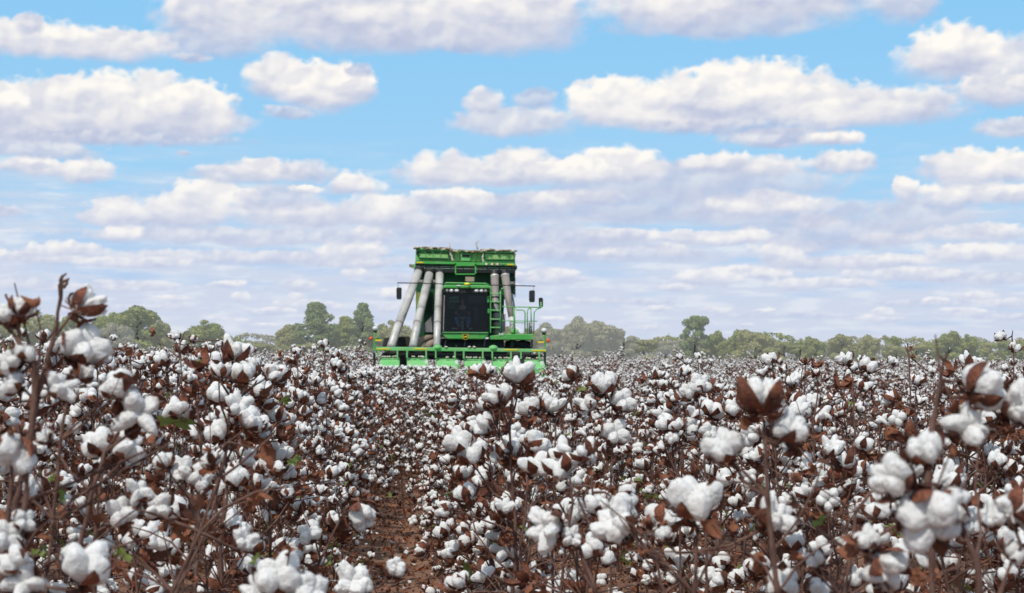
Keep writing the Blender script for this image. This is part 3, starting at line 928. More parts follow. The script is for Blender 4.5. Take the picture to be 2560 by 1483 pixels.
# --- picking header
hd = Part().poly([(140, 1157), (640, 1160), (1300, 1172), (1945, 1180), (1945, 1215), (1300, 1206), (640, 1200), (140, 1196)], 1.0, .22).build('header_beam', PGP, bevel=.02)
for x0, x1, y in ((170, 310, 1171), (565, 700, 1170), (1505, 1650, 1179), (1795, 1940, 1188)):
    Part().poly([(x0, y), (x1, y + 2), (x1, y + 15), (x0, y + 13)], .985, .012).build('yellow_strip', YEL, hd)
for i, x in enumerate((190, 390, 490, 690, 790, 990, 1082, 1280, 1380, 1575, 1680, 1870)):
    y = 1195 + x * .011
    Part().poly([(x - 7, y - 6), (x + 7, y - 6), (x + 8, y + 70), (x - 8, y + 70)], .92, .12).build('hanger', PGP, hd)
Part().poly([(235, 1215), (1900, 1238), (1900, 1258), (235, 1240)], 1.6, .15).build('rear_pipe', BLK, hd)
for zx in (810, 1390):
    Part().zball(zx, 1160 + zx * .008, 1.15, 50 * mpp, .25, 34 * mpp).build('gear_dome', PGP, hd, True)
Part().ztube([(1005, 1135, 1.05), (1005, 1165, 1.05)], .02).build('marker_stub', PGD, hd)
for zx in (897, 1140, 1190):
    Part().zball(zx, 1158, 1.0, .07, .06, .035, 0, 1).build('cotton_wad', FLF, hd, True)
units = ((205, 415), (490, 715), (795, 1030), (1085, 1315), (1380, 1600), (1715, 1920))
for i, (x0, x1) in enumerate(units):
    y = 1262 + x0 * .012
    u = empty('row_unit', (0, 0, 0)); u.parent = picker
    w = x1 - x0
    gz = lambda x, yy, dy: Z(x, yy, dy) - PK0
    # sloping hood over the drum housing, drawn forward to a nose
    top = [gz(x0, y, 1.1), gz(x1, y + 2, 1.1)]
    xa, xb = top[0].x, top[1].x; zt = top[0].z
    h = Part()
    h.hexa([Vector((xa, .35, zt - .30)), Vector((xb, .35, zt - .28)), Vector((xb, .35, .12)), Vector((xa, .35, .12)),
            Vector((xa, 1.3, zt)), Vector((xb, 1.3, zt)), Vector((xb, 1.3, .12)), Vector((xa, 1.3, .12))])
    h.build('drum_housing', PGP, u, bevel=.03)
    # divider nose pushed down into the row
    n_ = Part()
    cx = xa + .02
    n_.hexa([Vector((cx - .05, -.9, .16)), Vector((cx + .06, -.9, .16)), Vector((cx + .06, -.9, .06)), Vector((cx - .05, -.9, .06)),
             Vector((cx - .12, .34, zt - .36)), Vector((cx + .26, .34, zt - .36)), Vector((cx + .26, .34, .10)), Vector((cx - .12, .34, .10))])
    n_.build('divider_nose', PG, u, bevel=.02)
    # slanted cover on the housing, lighter and set proud
    c0, c1 = xa + (xb - xa) * .28, xa + (xb - xa) * .93
    k = Part()
    k.hexa([Vector((c0 + .12, .325, zt - .44)), Vector((c1, .325, zt - .44)), Vector((c1, .325, zt - .47)), Vector((c0 + .12, .325, zt - .47)),
            Vector((c0 - .05, .9, zt - .09)), Vector((c1, .9, zt - .09)), Vector((c1, .9, zt - .14)), Vector((c0 - .05, .9, zt - .14))])
    k.build('hood_cover', PGP, u)
    px_ = x1 - 40
    if i: Part().poly([(px_ + 2, y + 22), (px_ + 32, y + 22), (px_ + 32, y + 62), (px_ + 2, y + 62)], .30, .02).build('white_plate', WHT, u)
    Part().poly([(x1 - 30, y + 118), (x1 - 8, y + 118), (x1 - 10, y + 150), (x1 - 26, y + 150)], .28, .03).build('yellow_tip', YEL, u)
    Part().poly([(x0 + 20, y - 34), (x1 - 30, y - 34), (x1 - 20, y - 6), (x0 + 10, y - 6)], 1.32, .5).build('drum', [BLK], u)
    for q in range(7):
        Part().zball(x0 + 20 + (w - 50) * rr.random(), y - 4 - rr.random() * 8, 1.0, .05, .05, .03, 0, 1).build('cotton_wad', FLF, u, True)
# header end posts with lamps
for sx_, px_, lampx, lampy, ox, oy, yx0, yx1, yy in ((1, 150, 158, 965, 115, 1070, 160, 225, 1080), (-1, 1930, 1920, 985, 1960, 1092, 1855, 1920, 1098)):
    y0 = lampy + 40
    p = Part().ztube([(px_, y0, 1.0), (px_ + 2 * sx_, 1170, 1.0)], .028).build('end_post', PG, hd)
    Part().ztube([(px_, y0 + 6, 1.0), (px_ + 72 * sx_, yy + 4, 1.0)], .016).build('brace', PG, p)
    Part().poly([(px_ - 12, 1215), (px_ + 12, 1215), (px_ + 10, 1400), (px_ - 10, 1400)], 1.02, .15).build('end_leg', BLK, p)
    q = Part().poly([(lampx - 22, lampy + 15), (lampx + 25, lampy + 15), (lampx + 16, lampy + 45), (lampx - 14, lampy + 45)], 1.0, .16).build('lamp_base', BLK, p)
    Part().zball(lampx, lampy, .98, .10, .10, .085).build('work_lamp', CHR, q, True)
    Part().ztube([(ox, oy, 1.0), (px_, oy + 2, 1.0)], .012).build('lamp_arm', BLK, p)
    Part().zball(ox, oy, .98, .065, .05, .065).build('marker_lamp', ORA, p, True)
    Part().poly([(yx0, yy), (yx1, yy), (yx1, yy + 17), (yx0, yy + 17)], .97, .02).build('yellow_plate', YEL, p)
    Part().poly([(yx0 + 8, yy - 13), (yx1 - 10, yy - 13), (yx1 - 10, yy - 2), (yx0 + 8, yy - 2)], .97, .02).build('green_plate', PGD, p)

# --- wheels and chassis
def wheel(cx, dy, R, w, name='wheel'):
    c = Z(cx, 1200, dy) - PK0; c.z = R
    g = Part(); V, F = [], []
    prof = [(-.5, .55), (-.5, .86), (-.42, .97), (0, 1.0), (.42, .97), (.5, .86), (.5, .55)]
    N = 40
    for i in range(N):
        a = 2 * math.pi * i / N
        for j, (u, v) in enumerate(prof):
            rr_ = v * R
            V.append((c.x + u * w, c.y + rr_ * math.cos(a), c.z + rr_ * math.sin(a)))
    m = len(prof)
    for i in range(N):
        for j in range(m - 1):
            a0, a1 = i * m + j, ((i + 1) % N) * m + j
            F.append((a0, a0 + 1, a1 + 1, a1))
    g.arr(V, F)
    for i in range(0, 26):            # lugs
        a = 2 * math.pi * i / 26
        for s in (-1, 1):
            a2 = a + (s > 0) * math.pi / 26
            f = lambda u, q, rad_: Vector((c.x + u * w, c.y + rad_ * math.cos(q), c.z + rad_ * math.sin(q)))
            g.hexa([f(s * .02, a2, R * .99), f(s * .50, a2 + .16, R * .93), f(s * .50, a2 + .21, R * .93), f(s * .02, a2 + .06, R * .99),
                    f(s * .02, a2, R * 1.045), f(s * .50, a2 + .16, R * 1.0), f(s * .50, a2 + .21, R * 1.0), f(s * .02, a2 + .06, R * 1.045)])
    t = g.build(name, RUB, picker)
    h = Part().tube([Vector((c.x - w * .42, c.y, c.z)), Vector((c.x + w * .42, c.y, c.z))], R * .56, 24)
    h.build('rim', YEL, t)
for cx in (330, 450): wheel(cx, 3.6, .98, .50)
for cx in (1590, 1700): wheel(cx, 3.6, .98, .50)
wheel(560, 8.2, .62, .36); wheel(1480, 8.2, .62, .36)
ch = Part().poly([(845, 1070), (1500, 1078), (1510, 1165), (835, 1160)], 3.0, 1.2).build('chassis', BLK)
Part().poly([(420, 1180), (1700, 1200), (1700, 1300), (420, 1290)], 3.3, 5.2).build('axle', BLK, ch)
for k in range(6):
    Part().ztube([(900 + k * 100, 1085, 2.95), (880 + k * 104, 1150, 2.9)], .02).build('hydraulic_pipe', PGD if k % 2 else GRY, ch)
Part().poly([(250, 1060), (520, 1045), (540, 1160), (230, 1160)], 3.0, .25).build('mud_guard', RUB, ch, bevel=.05)
Part().poly([(1560, 1095), (1740, 1100), (1745, 1165), (1560, 1165)], 3.05, .2).build('lower_guard', BLK, ch, bevel=.03)
Part().poly([(1575, 1095), (1600, 1095), (1600, 1165), (1575, 1165)], 2.9, .06).build('strut', PGD, ch)
for i, pts_ in enumerate((((605, 1165, 2.6), (615, 1120, 2.7), (650, 1082, 2.8), (700, 1068, 3.0), (760, 1065, 3.2)), ((700, 1170, 2.4), (730, 1130, 2.5), (790, 1105, 2.8)))):
    Part().ztube(pts_, .12 + .01 * i, 12).build('flexible_hose', TAN, picker, True)

# --- body between the ducts
bd = Part().poly([(590, 340), (1618, 345), (1612, 610), (1505, 650), (1490, 1045), (585, 1045), (588, 600)], 5.2, 3.4).build('engine_housing', PGD)
Part().poly([(582, 600), (592, 600), (592, 1040), (580, 1040)], 5.1, .08).build('edge_trim', PG, bd)
Part().poly([(596, 585), (625, 590), (618, 740), (590, 745)], 5.0, .08).build('side_tank', mat('olive_tank', (.33, .33, .05), (.25, .24, .04), 3), bd)
sp_ = Part()
for k in range(9):
    x = 650 + k * 15; t_ = k / 8
    sp_.poly([(x, 1000 - 120 * t_ - 60), (x + 12, 990 - 128 * t_ - 68), (x + 12, 1005), (x, 1000)], 4.6, .05)
sp_.build('radiator_screen', GRY, bd)
for k in range(5):
    Part().poly([(640 + k * 4, 640 + k * 35), (770, 640 + k * 35), (770, 646 + k * 35), (640 + k * 4, 646 + k * 35)], 5.12, .05).build('panel_rib', BLK, bd)
Part().poly([(1478, 810), (1520, 815), (1515, 1000), (1478, 1000)], 4.4, .2).build('heat_shield', mat('pale_shield', (.50, .42, .42), (.4, .33, .33), 4), bd)
Part().ztube([(1588, 600, 5.0), (1600, 680, 5.0), (1612, 760, 5.0)], .035).build('exhaust_pipe', SIL, bd, True)
Part().poly([(1565, 560), (1600, 565), (1602, 640), (1585, 690)], 5.05, .1).build('side_bracket', BLK, bd)
gb = Part()
for k in range(90):                      # ragged cotton and stalks hanging on the right edge
    y = 350 + k * 3.2
    gb.poly([(1612, y), (1618 + rr.random() * 12, y + 2), (1612, y + 5)], 5.1, .05)
gb.build('clinging_trash', BLK, bd)

# --- basket
bk = Part().poly([(580, 262), (1622, 286), (1624, 314), (1210, 306), (1205, 300), (990, 296), (578, 292)], 4.7, .25).build('basket_beam', PG, bevel=.015)
Part().poly([(585, 130), (1612, 162), (1620, 288), (578, 264)], 5.0, 3.2).build('basket_shell', PGM, bk)
for nm, pts_ in (('front_panel', [(588, 128), (915, 148), (940, 168), (930, 262), (580, 258)]), ('front_panel', [(1283, 160), (1608, 165), (1617, 285), (1286, 282)])):
    fp = Part().poly(pts_, 4.8, .12).build(nm, PGP, bk, bevel=.02)
    a, b, c, d_ = pts_[0], pts_[-3] if len(pts_) == 5 else pts_[1], pts_[-2], pts_[-1]
for ring in ([(598, 168), (918, 176), (920, 240), (618, 232)], [(1288, 176), (1604, 182), (1606, 252), (1308, 250)]):
    q = [(x, y, 4.76) for x, y in ring]
    mf = Part().poly(ring, 4.77, .02).build('mesh_screen', PGM, bk)
    Part().ztube(q + [q[0]], .032, 6).build('screen_frame', PGD, mf)
    for k in range(1, 4):
        t_ = k / 4; xt = ring[0][0] + (ring[1][0] - ring[0][0]) * t_; xb = ring[3][0] + (ring[2][0] - ring[3][0]) * t_
        Part().ztube([(xt, ring[0][1] + 6 * t_, 4.74), (xb, ring[3][1] + 4 * t_, 4.74)], .012, 5).build('screen_rib', PG, mf)
mp_ = Part().poly([(950, 158), (1278, 166), (1282, 268), (945, 262)], 4.86, .1).build('centre_panel', PGM, bk)
Part().poly([(1048, 180), (1158, 184), (1158, 204), (1146, 262), (1058, 260)], 4.78, .08).build('access_box', PGP, mp_, bevel=.01)
Part().poly([(1062, 192), (1146, 195), (1146, 222), (1062, 218)], 4.76, .03).build('opening', BLK, mp_)
for x in (985, 1045, 1165, 1225): Part().ztube([(x, 165, 4.84), (x - 1, 264, 4.84)], .014, 5).build('panel_rib', PG, mp_)
for x0, y0, x1, y1 in ((585, 134, 918, 150), (945, 158, 1280, 164), (1284, 168, 1612, 172)):
    Part().ztube([(x0, y0, 4.75), (x1, y1, 4.75)], .035, 8).build('top_rail', PGP, bk)
# crusted trash and cotton on the rim
tb = Part(); fl = Part()
for k in range(260):
    t_ = rr.random(); x = 585 + 1030 * t_; y = 126 + 34 * t_ + (16 if 930 < x < 1280 else 0)
    s_ = rr.uniform(.03, .09)
    (tb if rr.random() < .78 else fl).zball(x, y + rr.uniform(-8, 10) - 2, 4.7 + rr.uniform(0, .5), s_ * 1.5, s_ * 2, s_ * .5, 0, 1)
tb.build('rim_trash', DEB, bk, True); fl.build('rim_cotton', FLF, bk, True)
fl = Part()
for k in range(40):
    t_ = rr.random(); s_ = rr.uniform(.01, .035)
    fl.zball(925 + 40 * t_ + rr.uniform(-6, 6), 125 + 130 * t_, 4.74, s_, s_, s_ * 1.5, 0, 1); fl.zball(1282 + rr.uniform(-5, 5), 170 + 100 * t_, 4.74, s_, s_, s_ * 1.5, 0, 1)
    fl.zball(1600 + 22 * t_, 150 + 60 * t_ + rr.uniform(-8, 8), 4.74, s_, s_, s_, 0, 1)
fl.build('hanging_cotton', FLF, bk, True)
ws = Part()
ws.ztube([(1228, 140, 5), (1222, 112, 5), (1208, 82, 5), (1226, 62, 5), (1248, 38, 5)], [.03, .035, .03, .018, .008], 5)
ws.ztube([(1208, 82, 5), (1200, 70, 5)], [.02, .008], 5)
ws.ztube([(925, 130, 5), (938, 108, 5), (930, 92, 5), (944, 66, 5)], [.05, .03, .015, .006], 5)
ws.build('cotton_wisp', FLF, bk, True)
for x0, x1, y in ((590, 660, 270), (1537, 1604, 291)): Part().poly([(x0, y), (x1, y + 1), (x1, y + 14), (x0, y + 13)], 4.68, .015).build('yellow_sticker', YEL, bk)
for x in (1308, 1368, 1424):
    st_ = Part().poly([(x, 283), (x + 26, 284), (x + 26, 303), (x, 302)], 4.68, .015).build('warning_sticker', WHT, bk)
    Part().poly([(x + 18, 284), (x + 34, 285), (x + 34, 300), (x + 18, 299)], 4.675, .01).build('red_mark', RED, st_)
Part().ztube([(1470, 294, 4.67), (1512, 295, 4.67)], .012).build('grey_sticker', GRY, bk)
bl = Part().poly([(585, 296), (1622, 318), (1634, 345), (1604, 390), (620, 378), (590, 340)], 4.8, .5).build('vent_panel', BLK)
vh = Part()
for row in range(2):
    for k in range(96):
        x = 592 + k * 10.6 + row * 5
        if 980 < x < 1000 or (k % 12) == 9: continue
        y = 312 + row * 14 + (x - 590) * .018 + (4 if row else 0)
        vh.poly([(x, y), (x + 5, y), (x + 5, y + 6), (x, y + 6)], 4.79, .01)
vh.build('vent_hole', mat('hole_light', (.50, .62, .48)), bl)
Part().poly([(515, 292), (560, 300), (566, 322), (552, 334), (512, 318)], 5.0, .2).build('side_hinge', DEB, bk)
Part().poly([(552, 296), (578, 292), (578, 338), (556, 340)], 4.9, .15).build('hinge_plate', PGP, bk)
Part().poly([(1622, 300), (1640, 318), (1640, 345), (1624, 350)], 4.95, .15).build('side_hinge', DEB, bk)
fr = Part()
for a, b in (((990, 285), (1212, 312)), ((990, 392), (1212, 404)), ((990, 285), (1002, 404)), ((1198, 290), (1212, 404))):
    fr.poly([a, (b[0], a[1]), b, (a[0], b[1])], 4.45, .12)
fr.build('light_frame', PG, bk)
Part().poly([(1100, 425), (1192, 428), (1192, 476), (1100, 474)], 4.3, .3).build('filter_box', TAN, bd)

# --- air ducts
def duct(name, pts, r0, mats, bands=(), collar=True):
    P_ = [Z(x, y, dy) - PK0 for x, y, dy in pts]
    n_ = len(P_)
    r_ = [r0[0] + (r0[1] - r0[0]) * i / (n_ - 1) for i in range(n_)]
    d = Part().tube(P_, r_, 20).build('air_duct', mats, picker, True, label=name)
    ax = (P_[1] - P_[0]).normalized()
    if collar: 
        Part().tube([P_[0] - ax * .12, P_[0] + ax * .03], [r_[0] * 1.14, r_[0] * 1.10], 20).build('duct_collar', BLK, d)
    for t_, m_ in bands:
        k = t_ * (n_ - 1); i = min(int(k), n_ - 2); c = P_[i].lerp(P_[i + 1], k - i); rad_ = r_[i] + (r_[i + 1] - r_[i]) * (k - i)
        Part().tube([c - ax * .035, c + ax * .035], rad_ * 1.06, 20).build('clamp_band', m_, d)
    return d
R = lambda wpx: wpx * mpp / 2 * 1.05
duct('leftmost silver duct leaning far outward', [(612, 368, 4.6), (480, 720, 3.6), (395, 945, 2.9), (322, 1158, 1.7)], (R(92), R(84)), SIL, ((.62, SILD),))
duct('second silver duct, slightly leaning', [(725, 395, 4.5), (650, 700, 3.5), (598, 920, 2.7), (552, 1158, 1.7)], (R(92), R(84)), SIL, ((.655, SILD),))
duct('upright silver duct beside the cab', [(832, 395, 4.4), (818, 700, 3.4), (808, 925, 2.7), (800, 1150, 1.7)], (R(86), R(70)), SIL, ((.655, SILD),))
duct('brownish duct behind the ladder', [(1405, 405, 4.5), (1410, 700, 4.0), (1420, 1030, 3.4)], (R(88), R(72)), SILD, ((.03, SIL), (.42, BLK), (.53, BLK), (.67, BLK), (.81, BLK), (.93, BLK)))
duct('brownish rightmost duct', [(1512, 400, 4.5), (1545, 640, 4.1), (1580, 850, 3.6)], (R(90), R(64)), SILD, ((.03, SIL),))
duct('pale lower end of the rightmost duct', [(1576, 850, 3.6), (1590, 930, 3.5), (1600, 1015, 3.4)], (R(56), R(50)), mat('pale_duct', (.62, .60, .57), (.5, .48, .45), 4, .5), ((.5, SILD),), False)
for x, y in ((635, 470), (783, 470), (1590, 490)): Part().poly([(x - 22, y - 14), (x + 22, y - 12), (x + 22, y + 12), (x - 22, y + 12)], 4.1, .15).build('duct_bracket', SILD, bd)

# --- cab
cab = empty('cab', (0, 0, 0)); cab.parent = picker
Part().poly([(870, 560), (1345, 565), (1340, 1010), (858, 1004)], 4.25, .08).build('cab_rear_wall', mat('cab_lining', (.018, .022, .020), (.045, .055, .050), 3, .8), cab)
Part().poly([(905, 620), (1040, 622), (1040, 760), (905, 758)], 4.20, .03).build('rear_window', mat('rear_pane', (.06, .085, .08), (.10, .14, .12), 2, .2), cab)
Part().poly([(1130, 622), (1300, 624), (1300, 700), (1130, 700)], 4.20, .03).build('rear_window', mat('rear_pane_side', (.05, .06, .06), (.10, .13, .12), 2, .2), cab)
Part().poly([(858, 560), (874, 560), (866, 1004), (850, 1004)], 2.75, 1.5).build('cab_pillar', BLK, cab)
Part().poly([(1332, 562), (1352, 562), (1350, 1010), (1332, 1010)], 2.75, 1.5).build('cab_pillar', BLK, cab)
Part().poly([(862, 985), (1345, 990), (1340, 1012), (855, 1006)], 2.72, 1.55).build('cab_floor', BLK, cab)
ws_ = Part().poly([(876, 600), (1330, 602), (1334, 1002), (866, 1000)], 2.66, .012).build('windshield', DGL, cab)
rf = Part().poly([(868, 520), (885, 510), (1335, 512), (1352, 522), (1350, 548), (868, 545)], 2.5, 1.9).build('roof', PG, cab, bevel=.03)
Part().ztube([(884, 500, 2.7), (900, 490, 2.7), (1310, 497, 2.7), (1345, 512, 2.7)], .025).build('roof_rail', PG, rf, True)
Part().ztube([(1348, 520, 2.6), (1362, 560, 2.6), (1364, 640, 2.7)], .04).build('roof_duct', PG, rf, True)
Part().ztube([(1010, 520, 2.48), (1045, 520, 2.48)], .02).build('painted_glint', WHT, rf)  # white tube standing in for a glint on the roof
lb = Part().poly([(868, 545), (1348, 548), (1345, 592), (1300, 604), (910, 602), (872, 590)], 2.55, .35).build('visor', BLK, cab, bevel=.02)
for x, w in ((910, 17), (954, 23), (1009, 25), (1216, 25), (1267, 22), (1311, 16)):
    Part().zball(x, 570 + (x - 900) * .008, 2.54, w * mpp, .04, 17 * mpp).build('roof_lamp', CHR if w > 18 else GRY, lb, True)
bc = Part().zball(1116, 503, 2.45, 32 * mpp, .14, 17 * mpp).build('beacon', mat('beacon_yellow', (.95, .80, .06), (.85, .70, .04), 5, .35), cab, True)
Part().zball(1117, 530, 2.47, 30 * mpp, .14, 25 * mpp).build('beacon_base', PG, bc, True)
lp = Part().poly([(858, 1006), (1338, 1012), (1338, 1040), (1292, 1078), (912, 1076), (856, 1034)], 2.6, .5).build('cab_sill', PG, cab, bevel=.03)
Part().poly([(858, 1001), (1338, 1005), (1338, 1013), (858, 1008)], 2.55, .1).build('sill_lip', PGP, lp)
Part().poly([(920, 1077), (1290, 1080), (1270, 1092), (940, 1090)], 2.75, .4).build('painted_step_shadow', BLK, lp)  # black strip standing in for the shade under the sill
Part().poly([(825, 1010), (850, 1008), (850, 1035), (825, 1035)], 2.9, .15).build('corner_bracket', WHT, cab)
# emblem: dark badge with a yellow border and a leaping animal
cx_, cy_ = 1101, 1050
oc = lambda r_: [(cx_ + r_ * x, cy_ + r_ * y) for x, y in ((-1, -.75), (-.75, -1), (.75, -1), (1, -.75), (1, .45), (.7, .95), (0, 1.1), (-.7, .95), (-1, .45))]
em_ = Part().poly(oc(29), 2.585, .012).build('badge', YEL, lp)
Part().poly(oc(23), 2.575, .01).build('badge_field', BLK, em_)
an = Part()
for pl in ([(-15, -2), (-4, -6), (8, -4), (12, 0), (8, 5), (-4, 4), (-13, 5)], [(8, -4), (12, -11), (17, -10), (19, -7), (14, -5), (12, 0)], [(-15, -2), (-19, 8), (-16, 9), (-11, 4)],
           [(-13, 4), (-14, 13), (-11, 13), (-8, 4)], [(8, 3), (14, 9), (17, 8), (12, 1)], [(4, 4), (7, 12), (10, 11), (8, 3)], [(12, -10), (6, -17), (8, -18), (15, -11)], [(9, -14), (12, -19), (13, -18), (11, -13)]):
    an.poly([(cx_ + x * 1.05, cy_ + 1 + y * 1.05) for x, y in pl], 2.565, .008)
an.build('leaping_deer', YEL, em_)
# inside the cab
seat = Part().poly([(1010, 690), (1150, 690), (1160, 900), (1000, 900)], 3.85, .14).build('seat', mat('seat_cloth', (.05, .052, .05), (.03, .03, .03), 6), cab, bevel=.05)
Part().poly([(1000, 880), (1160, 880), (1160, 915), (1000, 915)], 3.3, .55).build('seat_cushion', BLK, seat, bevel=.04)
Part().ztube([(1066, 985, 3.0), (1066, 850, 3.15)], .055).build('steering_column', GRY, cab, True)
sw = Part(); c_ = Z(1066, 830, 3.1) - PK0
sw.tube([c_ + Vector((.2 * math.cos(a), .06 * math.sin(a) , .16 * math.sin(a))) for a in [i * math.pi / 9 for i in range(19)]], .016, 6)
sw.build('steering_wheel', BLK, cab, True)
for y in (640, 672): Part().poly([(930, y), (1030, y - 15 if y < 650 else y - 2), (1032, y + 16), (930, y + 18)], 3.2, .02).build('green_strip', PG, cab)  # two plain green strips behind the windshield
Part().poly([(960, 955), (1030, 957), (1030, 975), (955, 973)], 2.9, .3).build('pedal', GRY, cab)
Part().poly([(1110, 955), (1170, 957), (1175, 975), (1110, 973)], 2.9, .3).build('pedal', GRY, cab)
Part().poly([(1185, 740), (1235, 740), (1240, 900), (1185, 900)], 3.2, .25).build('console', BLK, cab, bevel=.03)
Part().ztube([(1348, 620, 2.9), (1330, 640, 2.7), (1335, 690, 2.7)], .05).build('side_light', PG, cab)
Part().ztube([(1340, 760, 2.7), (1340, 805, 2.7)], .05).build('side_light', PG, cab)
# wiper
Part().ztube([(880, 620, 2.64), (870, 990, 2.64)], .012, 5).build('wiper', SIL, cab)

# --- mirrors
mb = Part().ztube([(390, 489, 2.6), (640, 494, 2.6), (885, 501, 2.6)], .018, 6)
mb.ztube([(1340, 512, 2.6), (1580, 517, 2.6), (1828, 523, 2.6)], .018, 6)
mbo = mb.build('mirror_bar', BLK)
MIR = mat('mirror_back', (.02, .022, .021), (.035, .035, .033), scale=3, rough=.35)
for x0, x1, y0, y1, hx in ((380, 435, 537, 662, 395), (1765, 1825, 567, 692, 1810)):
    q = Part().poly([(x0 + 10, y0), (x1 - 8, y0), (x1, y0 + 12), (x1 - 1, y1 - 12), (x1 - 9, y1), (x0 + 9, y1), (x0, y1 - 14), (x0 - 1, y0 + 14)], 2.56, .09).build('mirror', MIR, mbo, bevel=.015)
    Part().ztube([(hx, 492 + (30 if hx > 1000 else 0), 2.6), (hx, y0 + 4, 2.6)], .012, 6).build('mirror_hanger', SIL, q)
q = Part().poly([(1864, 650), (1876, 643), (1902, 643), (1910, 660), (1910, 735), (1900, 745), (1868, 735)], 2.9, .09).build('side_mirror', MIR, None, bevel=.015)
Part().ztube([(1888, 688, 2.86), (1890, 750, 2.86)], .035, 8).build('mirror_bracket', PGP, q)

# --- ladder and platform
ld = Part().ztube([(1362, 560, 2.55), (1362, 1010, 2.55)], .02, 6).build('ladder', PG)
Part().ztube([(1500, 545, 2.55), (1478, 550, 2.55), (1466, 575, 2.55), (1464, 1012, 2.55)], .024, 6).build('ladder_rail', PGP, ld, True)
for y in (601, 686, 775, 868, 955): Part().ztube([(1362, y, 2.53), (1464, y + 2, 2.53)], .022, 6).build('rung', PGP, ld)
pf = Part().poly([(1356, 1042), (1500, 1022), (1812, 1026), (1816, 1085), (1360, 1082)], 2.6, 1.1).build('platform', PG, bevel=.02)
Part().poly([(1570, 975), (1655, 975), (1655, 1010), (1570, 1010)], 3.1, .3).build('tool_box', PGP, pf, bevel=.02)
Part().poly([(1786, 1085), (1803, 1085), (1803, 1168), (1790, 1168)], 2.9, .08).build('platform_leg', PGD, pf)
Part().poly([(1450, 1015), (1488, 1012), (1490, 1035), (1450, 1035)], 2.58, .1).build('white_bracket', WHT, pf)
def rail(pts, r_=.02, m_=PG): Part().ztube([(x, y, 2.65) for x, y in pts], r_, 6).build('railing', m_, pf, True)
rail([(1480, 737), (1600, 741)], .02, PGP); rail([(1608, 741), (1611, 880), (1612, 1028)], .03)
rail([(1615, 752), (1630, 741), (1890, 745)]); rail([(1625, 772), (1690, 772), (1715, 782), (1722, 810), (1720, 1028)])
rail([(1783, 748), (1752, 765), (1745, 800), (1745, 1028)]); rail([(1783, 748), (1785, 900)]); rail([(1888, 748), (1842, 764), (1816, 800), (1812, 1028)])
rail([(1464, 883), (1612, 886), (1852, 889)], .016, PGP); rail([(1622, 905), (1720, 907)], .014); rail([(1464, 883), (1464, 1020)], .02)
Part().poly([(1752, 915), (1806, 917), (1800, 960), (1760, 965)], 2.8, .15).build('white_lamp', WHT, pf, bevel=.03)
Part().ztube([(1778, 900, 2.85), (1778, 1020, 2.85)], .07, 10).build('canister', GRY, pf, True)

# --- driver, seated behind the tinted glass
def skinned(name, joints, edges, rads, m, parent=None, sub=2):
    me = bpy.data.meshes.new(name); me.from_pydata([tuple(p) for p in joints], edges, []); me.materials.append(m)
    o = link(bpy.data.objects.new(name, me))
    if parent: o.parent = parent
    sk_ = o.modifiers.new('skin', 'SKIN'); sk_.use_smooth_shade = True
    me.skin_vertices or bpy.context.view_layer.update()
    for i, r_ in enumerate(rads):
        v = me.skin_vertices[0].data[i]; v.radius = (r_, r_) if isinstance(r_, float) else r_
        v.use_root = i == 0
    o.modifiers.new('sub', 'SUBSURF').levels = sub; o.modifiers['sub'].render_levels = sub
    return o
SKIN = mat('skin', (.48, .28, .20), (.42, .24, .17), 12, .6)
JEAN = mat('denim', (.07, .19, .42), (.05, .13, .30), 14, .9)
SHRT = mat('dark_shirt', (.035, .04, .05), (.05, .055, .065), 10, .9)
hip = Z(1068, 880, 3.55); kR = Z(1000, 850, 3.05); kL = Z(1140, 850, 3.05)
fR = Z(1035, 945, 2.95); fL = Z(1122, 948, 2.95)
dr = empty('person', (hip.x, hip.y, hip.z - .1), 0, 'driver in blue jeans seated behind the tinted windshield of the cotton picker', 'person')
o0 = Vector(dr.location)
hip, kR, kL, fR, fL = [p - o0 for p in (hip, kR, kL, fR, fL)]
ch_ = hip + Vector((0, .05, .42)); nk = ch_ + Vector((0, -.02, .14)); hdp = nk + Vector((0, -.02, .16))
sR, sL = ch_ + Vector((-.18, 0, .05)), ch_ + Vector((.18, 0, .05))
eR, eL = sR + Vector((-.06, -.16, -.24)), sL + Vector((.06, -.16, -.24))
hR, hL = Vector((hip.x - .17, hip.y - .42, hip.z + .20)), Vector((hip.x + .17, hip.y - .42, hip.z + .20))
hR_, hL_ = hip + Vector((-.10, -.02, -.02)), hip + Vector((.10, -.02, -.02))
J = [hip, hip + Vector((0, .02, .2)), ch_, nk, hdp, hdp + Vector((0, 0, .10)), sR, eR, hR, sL, eL, hL, hR_, kR, fR, fR + Vector((0, -.14, -.02)), hL_, kL, fL, fL + Vector((0, -.14, -.02))]
E_ = [(0, 1), (1, 2), (2, 3), (3, 4), (4, 5), (2, 6), (6, 7), (7, 8), (2, 9), (9, 10), (10, 11), (0, 12), (12, 13), (13, 14), (14, 15), (0, 16), (16, 17), (17, 18), (18, 19)]
RD_ = [(.14, .11), (.12, .10), (.15, .10), .05, (.075, .09), (.07, .08), .055, .042, .032, .055, .042, .032, .08, .06, .042, .035, .08, .06, .042, .035]
body = skinned('body', J, E_, RD_, SKIN, dr)
for s, h_ in ((-1, hR), (1, hL)):          # hands on the wheel
    for k in range(5):
        a = h_ + Vector(((k - 2) * .017, -.02, 0)) if k < 4 else h_ + Vector((-s * .035, 0, .01))
        skinned('finger', [a, a + Vector((0, -.03, .012)), a + Vector((0, -.052 + .004 * abs(k - 1), -.006))], [(0, 1), (1, 2)], [.0095, .0085, .007], SKIN, body, 1)
